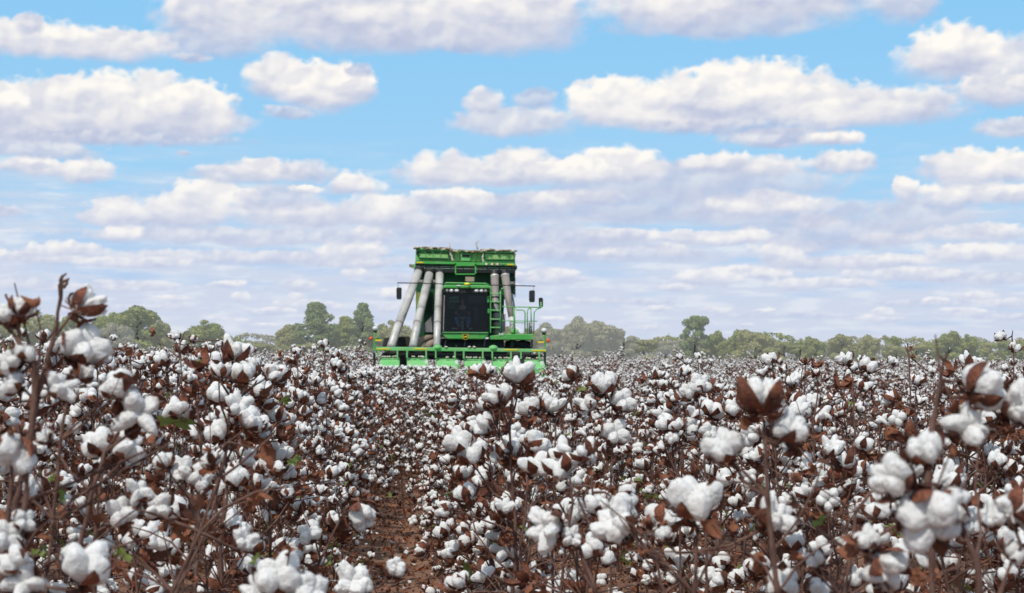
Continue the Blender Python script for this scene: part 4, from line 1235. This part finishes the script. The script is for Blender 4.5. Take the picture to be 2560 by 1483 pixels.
tro = skinned('trousers', [hip, hR_, kR, fR, hL_, kL, fL], [(0, 1), (1, 2), (2, 3), (0, 4), (4, 5), (5, 6)], [(.155, .125), .098, .078, .062, .098, .078, .062], JEAN, dr)
shi = skinned('shirt', [hip + Vector((0, .01, .06)), hip + Vector((0, .02, .2)), ch_, sR, sR.lerp(eR, .8), sL, sL.lerp(eL, .8)], [(0, 1), (1, 2), (2, 3), (3, 4), (2, 5), (5, 6)], [(.16, .13), (.14, .12), (.17, .12), .072, .06, .072, .06], SHRT, dr)
cp = Part(); V, F = ICO[2]
cpo = bpy.data.objects.new('cap', make_mesh('cap', V * np.array([.088, .105, .06]) + np.array(hdp + Vector((0, 0, .085))), F, [SHRT])); link(cpo); cpo.parent = dr
for s in (-1, 1):
    eo = bpy.data.objects.new('eye', make_mesh('eye', V * .014 + np.array(hdp + Vector((s * .032, -.083, .03))), F, [BLK])); link(eo); eo.parent = dr
no = bpy.data.objects.new('nose', make_mesh('nose', V * np.array([.012, .02, .022]) + np.array(hdp + Vector((0, -.092, .0))), F, [SKIN])); link(no); no.parent = dr
for s, f_ in ((-1, fR), (1, fL)):
    bo_ = bpy.data.objects.new('boot', make_mesh('boot', V * np.array([.055, .14, .05]) + np.array(f_ + Vector((0, -.08, -.05))), F, [BLK])); link(bo_); bo_.parent = dr

# ------------------------------------------------------------------ the tree line
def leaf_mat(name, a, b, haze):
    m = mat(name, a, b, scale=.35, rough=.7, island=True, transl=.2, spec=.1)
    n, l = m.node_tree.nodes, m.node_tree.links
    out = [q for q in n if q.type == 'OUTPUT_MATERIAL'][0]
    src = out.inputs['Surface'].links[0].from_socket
    e = n.new('ShaderNodeEmission'); e.inputs['Color'].default_value = (.62, .68, .72, 1); e.inputs['Strength'].default_value = haze  # aerial haze put into the leaf material as an even glow
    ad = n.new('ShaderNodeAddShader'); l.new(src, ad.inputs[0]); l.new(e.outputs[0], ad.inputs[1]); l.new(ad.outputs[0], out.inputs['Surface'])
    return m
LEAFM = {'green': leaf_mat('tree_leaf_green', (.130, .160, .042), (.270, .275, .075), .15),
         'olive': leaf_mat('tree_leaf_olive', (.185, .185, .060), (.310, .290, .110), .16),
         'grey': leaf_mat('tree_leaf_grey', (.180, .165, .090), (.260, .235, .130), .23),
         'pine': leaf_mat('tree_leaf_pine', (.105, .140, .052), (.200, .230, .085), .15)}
BARK = mat('bark', (.16, .13, .10), (.08, .065, .05), scale=3, rough=.9)

def leaf_cloud(r, clumps, n, size):
    V = np.empty((n * 4, 3), dtype=np.float32)
    F = np.empty((n * 2, 3), dtype=np.int32)
    wts = [c[3] ** 2 for c in clumps]
    picks = r.choices(range(len(clumps)), wts, k=n)
    for i, k in enumerate(picks):
        cx, cy, cz, cr, fl = clumps[k]
        v = Vector((r.gauss(0, 1), r.gauss(0, 1), r.gauss(0, 1))).normalized()
        if v.z < -.3 and r.random() < .6: v.z = -v.z
        rr = cr * r.uniform(.55, 1.08) ** .7
        p = Vector((cx + v.x * rr, cy + v.y * rr, cz + v.z * rr * fl))
        nrm = (v + jit(r, .7)).normalized()
        t = nrm.cross(Vector((.3, .2, 1))).normalized(); b = nrm.cross(t)
        s = size * r.uniform(.5, 1.4)
        V[i * 4:i * 4 + 4] = [tuple(p + t * s), tuple(p + b * s * .7), tuple(p - t * s), tuple(p - b * s * .7)]
        F[i * 2] = (i * 4, i * 4 + 1, i * 4 + 2); F[i * 2 + 1] = (i * 4, i * 4 + 2, i * 4 + 3)
    return V, F
def crown_template(kind, seed):
    """crown of a tree one unit tall and about one unit wide"""
    r = random.Random(seed); cl = []
    if kind == 'round':
        lob = r.uniform(0, 6.28)
        for i in range(46):
            a = r.uniform(0, 6.28); h = r.uniform(.08, .92)
            env = .47 * math.sin(math.pi * min(1, (h * .86 + .12))) ** .55
            q = env * r.uniform(.35, 1.05) * (1 + .22 * math.cos(a * 2 + lob))
            cl.append((q * math.cos(a), q * math.sin(a), h * (1 - .10 * (1 + math.cos(a + lob)) * (h > .6)), r.choice([.06, .09, .12, .16, .19]), r.uniform(.6, .9)))
    elif kind == 'pine':
        for i in range(30):
            h = .38 + .58 * (i / 20) ** .8
            a = i * 2.4 + r.uniform(-.5, .5)
            q = (.40 * (1 - ((h - .38) / .75) ** 2)) * r.uniform(.3, 1)
            cl.append((q * math.cos(a), q * math.sin(a), h, r.uniform(.10, .17), .6))
        for i in range(14):
            a = r.uniform(0, 6.28); cl.append((.3 * math.cos(a), .3 * math.sin(a), r.uniform(.12, .3), .12, .8))
    elif kind == 'tall':
        for i in range(16):
            h = .40 + .56 * i / 16; a = i * 2.4
            q = .30 * r.uniform(.2, 1) * (1.1 - .4 * (h > .9))
            cl.append((q * math.cos(a), q * math.sin(a), h, r.uniform(.11, .19), .5))
        for i in range(8):
            a = r.uniform(0, 6.28); cl.append((.25 * math.cos(a), .25 * math.sin(a), r.uniform(.05, .36), .15, .8))
    elif kind == 'bushy':
        for i in range(26):
            a = r.uniform(0, 6.28); h = r.uniform(.08, .85) ** 1.1
            q = .5 * math.sqrt(max(0, 1 - h * h)) * r.uniform(.3, 1)
            cl.append((q * math.cos(a), q * math.sin(a), h, r.uniform(.10, .17), .8))
    V, F = leaf_cloud(r, cl, 7500 if kind in ('round', 'bushy') else 6500, .030)
    return (V, F, cl)
CROWNS = {k: [crown_template(k, 50 + 7 * i + len(k)) for i in range(3)] for k in ('round', 'pine', 'tall', 'bushy')}
CROWN_ME = {}
TRUNK_ME = {}
for k, lst in CROWNS.items():
    for i, (V, F, cl) in enumerate(lst):
        g = Geo(); r = random.Random(i)
        tp = [(0, 0, 0), (.01, 0, .3), (-.01, .01, .6), (0, 0, .9)]
        g.add(*tube_arr(tp, [.030, .022, .014, .005], 7))
        for c in cl[::2]:
            z0 = max(.08, c[2] - .18)
            g.add(*tube_arr([(0, 0, z0), (c[0] * .5, c[1] * .5, (z0 + c[2]) / 2), (c[0], c[1], c[2])], [.010, .007, .003], 4, False))
        TRUNK_ME[k, i] = g.mesh('trunk', [BARK])
TREES = [  # photo x of the trunk, photo y of the top, width in photo pixels, crown kind, tint, distance, label
 (20,800,110,'round','olive',430,'olive tree at the far left edge behind the near cotton stalks'),
 (105,786,125,'round','olive',420,'broad yellowish olive tree seen just left of the bare bud stalk'),
 (185,800,90,'round','green',440,'green tree half hidden behind the large near boll at the left'),
 (265,790,85,'round','green',430,'narrow dark green tree showing right of the large near boll'),
 (345,776,140,'round','green',415,'tallest and broadest green tree of the left treeline'),
 (300,815,80,'round','grey',405,'brownish thin leaved tree in front of the broad green tree at the left'),
 (405,810,60,'round','olive',430,'small light green tree leaning on the right flank of the broad green tree'),
 (515,808,120,'round','green',420,'dome shaped green tree standing alone at the left with a pale bare side'),
 (460,850,90,'bushy','olive',425,None),(600,868,110,'bushy','green',450,None),(660,862,110,'bushy','olive',440,None),
 (725,822,80,'round','olive',430,'light olive tree at the left end of the pine group'),
 (792,790,130,'pine','pine',425,'tallest pine of the group left of the harvester'),
 (838,812,85,'round','pine',440,'pine standing right behind the tallest one left of the harvester'),
 (865,818,90,'pine','green',430,'dense green tree in the middle of the group left of the harvester'),
 (908,790,95,'pine','pine',425,'round topped pine nearest the left front lamp of the harvester'),
 (950,820,70,'round','green',430,None),(1000,808,90,'round','olive',420,'olive tree behind the leftmost duct of the harvester'),
 (760,860,110,'bushy','olive',415,None),(900,868,120,'bushy','olive',412,None),
 (1080,825,110,'round','green',440,None),(1170,830,120,'round','green',440,None),(1260,826,110,'round','green',440,None),(1320,828,80,'round','olive',430,None),
 (1370,818,80,'round','grey',430,'greyish tree just right of the harvester'),
 (1442,803,80,'round','grey',425,'highest hazy tree right of the harvester'),
 (1500,814,125,'round','grey',430,'wide hazy tree with a long sloping right side'),
 (1400,825,80,'round','grey',435,None),
 (1560,838,90,'bushy','grey',435,None),(1610,848,110,'bushy','olive',440,None),(1665,852,90,'bushy','grey',440,None),
 (1738,795,84,'tall','pine',420,'lone tall pine towering over the right treeline'),
 (1705,848,70,'bushy','grey',430,None),(1770,850,60,'bushy','olive',430,None),
 (1790,836,52,'round','green',425,'small pointed tree right of the lone tall pine'),
 (1850,834,60,'round','green',430,'rounded dark tree touching a wider olive one right of the tall pine'),
 (1888,832,95,'round','olive',420,'wide dome shaped olive tree right of the tall pine'),
 (1960,853,90,'bushy','olive',445,None),(2035,848,55,'round','green',430,'small upright dark tree midway along the right treeline'),
 (2000,862,90,'bushy','green',440,None),(2105,843,80,'round','olive',425,'pale olive tree with a round top in the right half of the treeline'),
 (2075,855,70,'bushy','grey',445,None),(2150,856,80,'bushy','olive',440,None),(2175,846,60,'round','olive',425,None),(2232,848,60,'round','green',450,'darker tree peeking over the low wood at the right'),
 (2290,862,90,'bushy','olive',440,None),(2240,865,80,'bushy','olive',430,None),
 (2372,836,85,'round','green',420,'taller of the two dark green trees near the right end of the treeline'),
 (2418,842,70,'round','green',425,'shorter of the two dark green trees near the right end of the treeline'),
 (2330,862,80,'bushy','green',440,None),(2475,858,90,'bushy','olive',440,None),(2535,856,90,'round','green',430,'dark tree at the right edge behind the high cotton stalk'),
]
tr = random.Random(9)
for i, (px, py, w, kind, tint, d, lab) in enumerate(TREES):
    top = at(px, py - 3, d); hgt = top.z
    wid = w / FPX * d * 1.06
    j = tr.randrange(3)
    V, F, cl = CROWNS[kind][j]
    key = (kind, j, tint)
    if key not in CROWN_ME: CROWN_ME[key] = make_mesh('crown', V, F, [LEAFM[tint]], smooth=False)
    side = 'left' if px < 1150 else 'right'
    root = empty('pine_tree' if kind in ('pine', 'tall') else 'tree', (top.x, d, 0), tr.uniform(0, 6.28),
                 lab or {'bushy': 'low bushy tree filling the treeline on the %s side of the harvester' % side,
                         'round': 'rounded tree of the treeline on the %s side, partly hidden by others' % side}[kind],
                 'tree', 'trees along the far edge of the field')
    root.scale = (wid, wid, hgt * (1.09 if kind == 'round' else 1.02))
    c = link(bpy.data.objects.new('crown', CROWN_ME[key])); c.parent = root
    t = link(bpy.data.objects.new('trunk', TRUNK_ME[kind, j])); t.parent = root
# low wood between and behind the trees: one mass
r = random.Random(3); cl = []
for px in range(-260, 2900, 9):
    for row in range(2):
        d = 446 + row * 14 + r.uniform(-4, 4)
        h = 5.6 + 3.4 * (mnoise.noise(Vector((px * .006, row * 3.3, 1))) * 1.2 + .6 * mnoise.noise(Vector((px * .025, row * 3.3, 5))))
        if px > 1380: h += 1.1 if px > 1700 else 1.6
        x = at(px, 870, d).x
        for q in range(3):
            cl.append((x + r.uniform(-.6, .6), d + r.uniform(-1, 1), h * (.25 + .33 * q) + r.uniform(-.2, .2), r.uniform(.7, 1.25), .9))
V, F = leaf_cloud(r, cl, 85000, .32)
half = len(F) // 2
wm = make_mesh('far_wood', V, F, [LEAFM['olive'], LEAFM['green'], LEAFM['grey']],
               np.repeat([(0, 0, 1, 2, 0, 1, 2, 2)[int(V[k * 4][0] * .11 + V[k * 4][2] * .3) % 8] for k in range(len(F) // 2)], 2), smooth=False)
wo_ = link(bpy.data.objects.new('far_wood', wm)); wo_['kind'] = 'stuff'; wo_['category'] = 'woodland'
wo_['label'] = 'low hazy olive wood and scrub closing the far edge of the field'
# faint lattice mast on the horizon
mp = at(1672, 832, 700); g = Geo()
for sx, sy in ((-1, -1), (1, -1), (1, 1), (-1, 1)):
    g.add(*tube_arr([(sx * .7, sy * .7, 0), (sx * .1, sy * .1, mp.z)], [.05, .035], 4))
for k in range(12):
    z0, z1 = mp.z * k / 12, mp.z * (k + 1) / 12; w0, w1 = .7 - .6 * k / 12, .7 - .6 * (k + 1) / 12
    g.add(*tube_arr([(-w0, -w0, z0), (w1, -w1, z1)], [.03, .03], 3)); g.add(*tube_arr([(w0, w0, z0), (-w1, w1, z1)], [.03, .03], 3))
mo = link(bpy.data.objects.new('radio_mast', g.mesh('radio_mast', [mat('mast_steel', (.42, .44, .48))], False)))
mo.location = (mp.x, 700, 0); mo['label'] = 'faint thin lattice mast standing behind the trees right of the harvester'; mo['category'] = 'mast'

# ------------------------------------------------------------------ cumulus clouds, computed on a fine angular grid
DEG = FPX * math.pi / 180          # photo pixels per degree
def ang(px, py):
    d = ray(px, py).normalized()
    return math.degrees(math.atan2(d.x, d.y)), math.degrees(math.asin(d.z))
def perlin(x, y, seed):
    rs = np.random.RandomState(seed)
    perm = rs.permutation(512).astype(np.int64)
    an = rs.rand(512) * 2 * np.pi
    gx, gy = np.cos(an), np.sin(an)
    xi, yi = np.floor(x).astype(np.int64), np.floor(y).astype(np.int64)
    xf, yf = x - xi, y - yi
    u, v = xf * xf * xf * (xf * (xf * 6 - 15) + 10), yf * yf * yf * (yf * (yf * 6 - 15) + 10)
    def h(i, j): return perm[(perm[i & 511] + j) & 511]
    def gr(i, j, fx, fy):
        k = h(i, j); return gx[k] * fx + gy[k] * fy
    a = gr(xi, yi, xf, yf); b = gr(xi + 1, yi, xf - 1, yf)
    c = gr(xi, yi + 1, xf, yf - 1); d = gr(xi + 1, yi + 1, xf - 1, yf - 1)
    return ((a + (b - a) * u) + ((c + (d - c) * u) - (a + (b - a) * u)) * v) * 1.5
def fbm(x, y, seed, octv, gain=.5, billow=False):
    s = np.zeros_like(x); amp = 1; tot = 0
    for o in range(octv):
        p = perlin(x * 2 ** o + 17.3 * o, y * 2 ** o + 5.1 * o, seed + o)
        if billow: p = 1 - 2.2 * np.abs(p)          # rounded bumps, sharp creases
        s += p * amp; tot += amp; amp *= gain
    return s / tot
def sst(a, b, x):
    t = np.clip((x - a) / (b - a), 0, 1); return t * t * (3 - 2 * t)

# heaps: centre x,y; half width; height above and below the centre line (photo pixels); brightness of the heap
BLOBS = [
 (2500,790,150,12,10,.5),(1560,755,170,11,9,.5),(750,762,90,13,9,.75),(570,712,55,13,9,.85),(200,722,170,13,12,.6),(660,812,40,7,5,.9),(1350,700,150,14,12,.5),
 (1010,700,120,18,14,.4),(980,742,38,24,12,.95),(560,800,60,8,6,.7),(2440,740,60,12,9,.8),(1950,790,200,10,9,.4),(350,770,120,9,9,.5),(2300,760,130,10,9,.45),
 (1780,700,105,30,20,.92),(1930,690,60,22,14,.8),(2060,712,170,20,14,.75),(2310,690,170,22,16,.7),(2500,700,120,18,14,.5),(40,710,90,22,14,.5),
 (2040,660,150,22,16,.6),(1955,645,60,34,26,.95),(2230,655,110,22,16,.8),(2440,640,150,34,20,.9),(1530,640,330,26,20,.45),(1530,635,38,20,14,.85),(100,645,130,22,16,.8),
 (880,635,100,36,22,.9),(640,650,440,24,16,.6),(170,628,110,26,20,.9),(330,660,210,18,12,.75),
 (1300,600,430,34,30,.30),(2100,590,260,46,40,.42),(1780,597,185,24,18,.9),(2440,585,150,26,22,.75),(2040,560,70,30,16,.85),
 (560,595,440,30,20,.5),(310,590,55,32,14,.9),(0,530,60,20,16,.5),
 (1500,520,460,50,48,.30),(1950,535,280,54,40,.42),(2300,540,160,44,44,.38),(1230,520,220,36,34,.40),(1060,560,220,30,30,.45),
 (960,548,130,62,26,.92),(1130,505,130,36,24,.88),(1420,500,150,30,22,.80),(1900,520,160,40,26,.8),
 (390,545,190,56,28,.80),(500,520,120,66,40,.98),(270,545,80,44,22,.92),(760,545,210,50,26,.70),(620,505,40,34,22,.95),(700,500,110,40,26,.45),
 (1720,460,420,66,50,.42),(2110,408,95,34,26,.72),(1300,430,120,60,36,.78),(1550,432,130,64,36,.9),(1850,420,180,40,28,.75),(1440,430,100,42,32,.99),
 (1110,440,130,60,32,.80),(1250,440,80,40,30,.60),(880,466,90,44,28,.86),(560,440,90,34,26,.62),(660,432,110,40,32,.80),(770,430,80,30,30,.55),(760,476,44,14,9,.99),
 (2450,490,190,36,28,.88),(2260,480,36,40,28,.9),(2450,435,150,66,30,.96),
 (210,435,76,42,26,.80),(80,420,100,30,24,.82),(70,375,190,34,24,.55),(2530,320,100,32,22,.60),(460,385,20,10,8,.4),
 (1960,350,180,34,22,.62),(2090,350,70,26,14,.85),(1290,315,170,50,36,.62),(1215,260,60,46,34,.66),(1340,250,60,30,30,.35),
 (2240,275,200,60,44,.72),(1540,280,140,90,46,.98),(1700,290,260,90,46,.85),(1870,260,280,106,54,.95),(2080,280,180,72,44,.86),(1850,320,280,26,22,.35),
 (2540,200,160,110,70,.66),(2380,150,140,86,60,.90),(2490,220,120,40,50,.75),
 (60,320,240,60,44,.45),(520,310,110,66,40,.70),(330,290,290,110,70,.92),(130,290,210,90,70,.80),(20,270,60,56,60,.9),(470,260,90,60,60,.97),(300,345,330,20,22,.35),
 (690,200,80,66,60,.80),(810,230,130,84,58,.92),(890,220,60,36,50,.86),(720,285,70,20,18,.45),(900,180,40,24,18,.4),
 (500,110,170,40,40,.45),(280,115,170,44,44,.80),(90,110,160,60,36,.90),(70,60,40,40,30,.7),(480,145,60,14,12,.4),
 (900,90,260,70,50,.48),(1250,90,220,70,48,.40),(560,50,190,110,66,.74),(900,30,360,130,90,.82),(1280,20,220,110,120,.84),(1080,100,200,60,30,.5),
 (1800,70,300,60,30,.45),(1720,20,260,110,66,.80),(2000,0,220,60,60,.70),(2260,20,90,60,48,.55),
]
_cr = random.Random(12)
LOWB = []
for _i in range(75):                    # small far heaps in ranks towards the horizon
    _y = _cr.choice([590, 625, 655, 690, 720, 750, 775, 800, 820]) + _cr.uniform(-8, 8); _k = (870 - _y) / 280
    LOWB.append((_cr.uniform(-150, 2750), _y, _cr.uniform(30, 120) * (.5 + .6 * _k), _cr.uniform(12, 30) * (.25 + .8 * _k), 7 + 9 * _k, _cr.uniform(.5, 1.0)))
BLOBS = LOWB + BLOBS
def cloud_grid(step=.045, az0=-20., az1=27., el0=-.3, el1=14.5):
    a = np.arange(az0, az1, step); e = np.arange(el0, el1, step)
    A, E = np.meshgrid(a, e)
    X, Y = A * DEG, E * DEG
    # shared turbulence that bends every outline
    wx = fbm(X / 150, Y / 110, 11, 4) * 26 + fbm(X / 34, Y / 28, 21, 3) * 7
    wy = fbm(X / 140, Y / 100, 31, 4) * 15 + fbm(X / 30, Y / 24, 41, 3) * 5
    al = np.zeros_like(A); sh = np.zeros_like(A)
    # thin veil low over the horizon
    band = fbm(X / 300, Y / 34, 51, 5, .55) 
    elv = E
    veil = sst(-.42, .50, band + .60 * (1 - elv / 5.6) + .25 * fbm(X / 700, Y / 160, 57, 3)) * .72 * sst(8.2, 4.2, elv)
    al = veil.copy(); sh = .46 + .44 * sst(-.15, .6, fbm(X / 130, Y / 24, 61, 5, .55) * 1.5)
    for i, (cx, cy, hw, hu, hd, br) in enumerate(BLOBS):
        u0, v0 = ang(cx, cy)
        x0, y0 = u0 * DEG, v0 * DEG
        jx = slice(max(0, int(((x0 - hw * 1.7 - 40) / DEG - az0) / step)), max(0, int(((x0 + hw * 1.7 + 40) / DEG - az0) / step)))
        jy = slice(max(0, int(((y0 - hd * 2 - 30) / DEG - el0) / step)), max(0, int(((y0 + hu * 1.8 + 30) / DEG - el0) / step)))
        x, y = X[jy, jx], Y[jy, jx]
        if x.size == 0: continue
        k = min(1.0, hu / 60)
        dx = (x - x0 + wx[jy, jx] * (.4 + .8 * k)) / hw
        dy_ = (y - y0 + wy[jy, jx] * (.35 + .75 * k))
        up = dy_ > 0
        dy = np.where(up, dy_ / hu, -dy_ / hd)
        e_ = 1 - (np.abs(dx) ** 2.1 + dy ** 2)
        L = 22 + 50 * k
        bl = fbm(x / L + i * 3.7, y / (L * .8), 71 + i % 5, 4, .42, True)
        fl = fbm(x / (L * 2.2), y / (L * .9) + i, 91, 5, .55)
        top = sst(-.5, .6, dy_ / hu)
        d = e_ + (bl - .35) * (.20 + .30 * top) + fl * .42
        w = 1.0 - .66 * top * br + .35 * fl
        aa = sst(-.16, np.maximum(w, .2) - .04, d) * (.55 + .45 * min(1, br * 1.3))
        # light: bright crowns and left shoulders, grey flat bases
        hgt = np.where(up, dy_ / hu, dy_ / hd)
        rf = lambda ox, oy: fbm((x + ox) / (L * 1.1) + i * 3.7, (y + oy) / (L * .85), 71 + i % 5, 3, .42) 
        relief = np.clip((rf(0, 0) - rf(-L * .16, L * .26)) * 1.1, -.30, .30)
        s = br * (.20 + .78 * sst(-1.0, .75, hgt + fl * 1.0)) + relief * (.30 + .35 * top)
        s = np.clip(s, 0, 1)
        oa = al[jy, jx]; os_ = sh[jy, jx]
        na = aa + oa * (1 - aa)
        sh[jy, jx] = np.where(na > 1e-4, (s * aa + os_ * oa * (1 - aa)) / np.maximum(na, 1e-4), s)
        al[jy, jx] = na
    # fade to the plain sky at the sheet's own edges
    edge = sst(az0, az0 + 3, A) * sst(az1, az1 - 3, A) * sst(el1, el1 - 1.2, E)
    return a, e, al * edge, np.clip(sh, 0, 1)
# ------------------------------------------------------------------ sun and sky
SUN_EL, SUN_AZ = rad(52), rad(-150)       # azimuth from +Y towards +X: behind the camera, to its left
sd = Vector((math.sin(SUN_AZ) * math.cos(SUN_EL), math.cos(SUN_AZ) * math.cos(SUN_EL), math.sin(SUN_EL)))
sl = bpy.data.lights.new('sun', 'SUN'); sl.energy = 3.5; sl.angle = rad(.6); sl.color = (1, .955, .88)
so = link(bpy.data.objects.new('sun', sl)); so.rotation_euler = sd.to_track_quat('Z', 'Y').to_euler()
world = bpy.data.worlds.new('World'); scene.world = world
world.use_nodes = True
n, l = world.node_tree.nodes, world.node_tree.links
n.clear()
def mth(tree, op, a, b=None, c=None, clamp=False):
    q = tree.nodes.new('ShaderNodeMath'); q.operation = op; q.use_clamp = clamp
    for i, v in enumerate((a, b, c)):
        if v is None: continue
        if isinstance(v, (int, float)): q.inputs[i].default_value = v
        else: tree.links.new(v, q.inputs[i])
    return q.outputs[0]
def mixc(tree, f, a, b):
    q = tree.nodes.new('ShaderNodeMix'); q.data_type = 'RGBA'
    for nm, v in (('Factor', f), ('A', a), ('B', b)):
        if isinstance(v, (tuple, float)): q.inputs[nm].default_value = v
        else: tree.links.new(v, q.inputs[nm])
    return q.outputs['Result']
tc = n.new('ShaderNodeTexCoord')
sx = n.new('ShaderNodeSeparateXYZ'); l.new(tc.outputs['Generated'], sx.inputs[0])
wt = world.node_tree
el = mth(wt, 'DEGREES', mth(wt, 'ARCSINE', sx.outputs[2]))
sky = n.new('ShaderNodeTexSky'); sky.sky_type = 'NISHITA'; sky.sun_disc = False
sky.sun_elevation = SUN_EL; sky.sun_rotation = SUN_AZ
sky.air_density = 1.0; sky.dust_density = .6; sky.ozone_density = 1.5
skc = n.new('ShaderNodeVectorMath'); skc.operation = 'SCALE'; skc.inputs['Scale'].default_value = .10
l.new(sky.outputs[0], skc.inputs[0])
ramp = n.new('ShaderNodeValToRGB')
cr = ramp.color_ramp
cr.elements[0].position = 0; cr.elements[0].color = S(196, 210, 236)
cr.elements[1].position = 1; cr.elements[1].color = S(120, 165, 215)
for p, c in ((.03, S(180, 208, 245)), (.07, S(160, 212, 249)), (.14, S(138, 205, 250)), (.3, S(130, 182, 232))):
    e_ = cr.elements.new(p); e_.color = c
l.new(mth(wt, 'DIVIDE', el, 90.0, None, True), ramp.inputs[0])
clear = mixc(wt, .12, ramp.outputs[0], skc.outputs[0])
# scattered clouds overhead and behind, where the photograph does not look
nz = n.new('ShaderNodeTexNoise'); nz.inputs['Scale'].default_value = 3.0; nz.inputs['Detail'].default_value = 4
l.new(tc.outputs['Generated'], nz.inputs['Vector'])
mr = n.new('ShaderNodeMapRange'); mr.inputs['From Min'].default_value = .42; mr.inputs['From Max'].default_value = .56
l.new(nz.outputs['Fac'], mr.inputs['Value'])
up = mth(wt, 'MULTIPLY', mr.outputs[0], mth(wt, 'MULTIPLY_ADD', el, .1, -1.5, True))
skyc = mixc(wt, mth(wt, 'MULTIPLY', up, .95), clear, S(248, 246, 244))
bg = n.new('ShaderNodeBackground'); bg.inputs['Strength'].default_value = 1.0
l.new(skyc, bg.inputs['Color'])
wo = n.new('ShaderNodeOutputWorld'); l.new(bg.outputs[0], wo.inputs['Surface'])

# the cloud sheet: a curved backdrop far behind everything
ca, ce, cal, csh = cloud_grid()
AA, EE = np.meshgrid(np.radians(ca), np.radians(ce))
RD = 3900.0
P = np.stack([np.sin(AA) * np.cos(EE) * RD, np.cos(AA) * np.cos(EE) * RD, np.sin(EE) * RD + 1.36], -1).reshape(-1, 3)
nx, ny = len(ca), len(ce)
I0 = (np.arange(ny - 1)[:, None] * nx + np.arange(nx - 1)[None, :]).ravel()
FF = np.concatenate([np.stack([I0, I0 + 1, I0 + nx + 1], 1), np.stack([I0, I0 + nx + 1, I0 + nx], 1)])
sm = bpy.data.materials.new('clouds'); sm.use_nodes = True
n, l = sm.node_tree.nodes, sm.node_tree.links; n.clear(); t = sm.node_tree
def attr(nm):
    q = n.new('ShaderNodeAttribute'); q.attribute_name = nm; return q.outputs['Fac']
cc = mixc(t, attr('light'), S(178, 189, 220), S(255, 251, 245))
cc = mixc(t, attr('haze'), cc, S(211, 221, 242))
em = n.new('ShaderNodeEmission'); l.new(cc, em.inputs['Color'])
tp = n.new('ShaderNodeBsdfTransparent'); ms = n.new('ShaderNodeMixShader')
l.new(attr('cover'), ms.inputs[0]); l.new(tp.outputs[0], ms.inputs[1]); l.new(em.outputs[0], ms.inputs[2])
oo = n.new('ShaderNodeOutputMaterial'); l.new(ms.outputs[0], oo.inputs['Surface'])
sm.cycles.emission_sampling = 'NONE'
me = make_mesh('sky', P, FF, [sm])
for nm, v in (('cover', cal), ('light', csh), ('haze', np.clip(1 - np.degrees(EE) / 7, 0, 1) * .5)):
    a_ = me.attributes.new(nm, 'FLOAT', 'POINT'); a_.data.foreach_set('value', v.astype(np.float32).ravel())
sk = link(bpy.data.objects.new('sky', me)); sk['kind'] = 'structure'
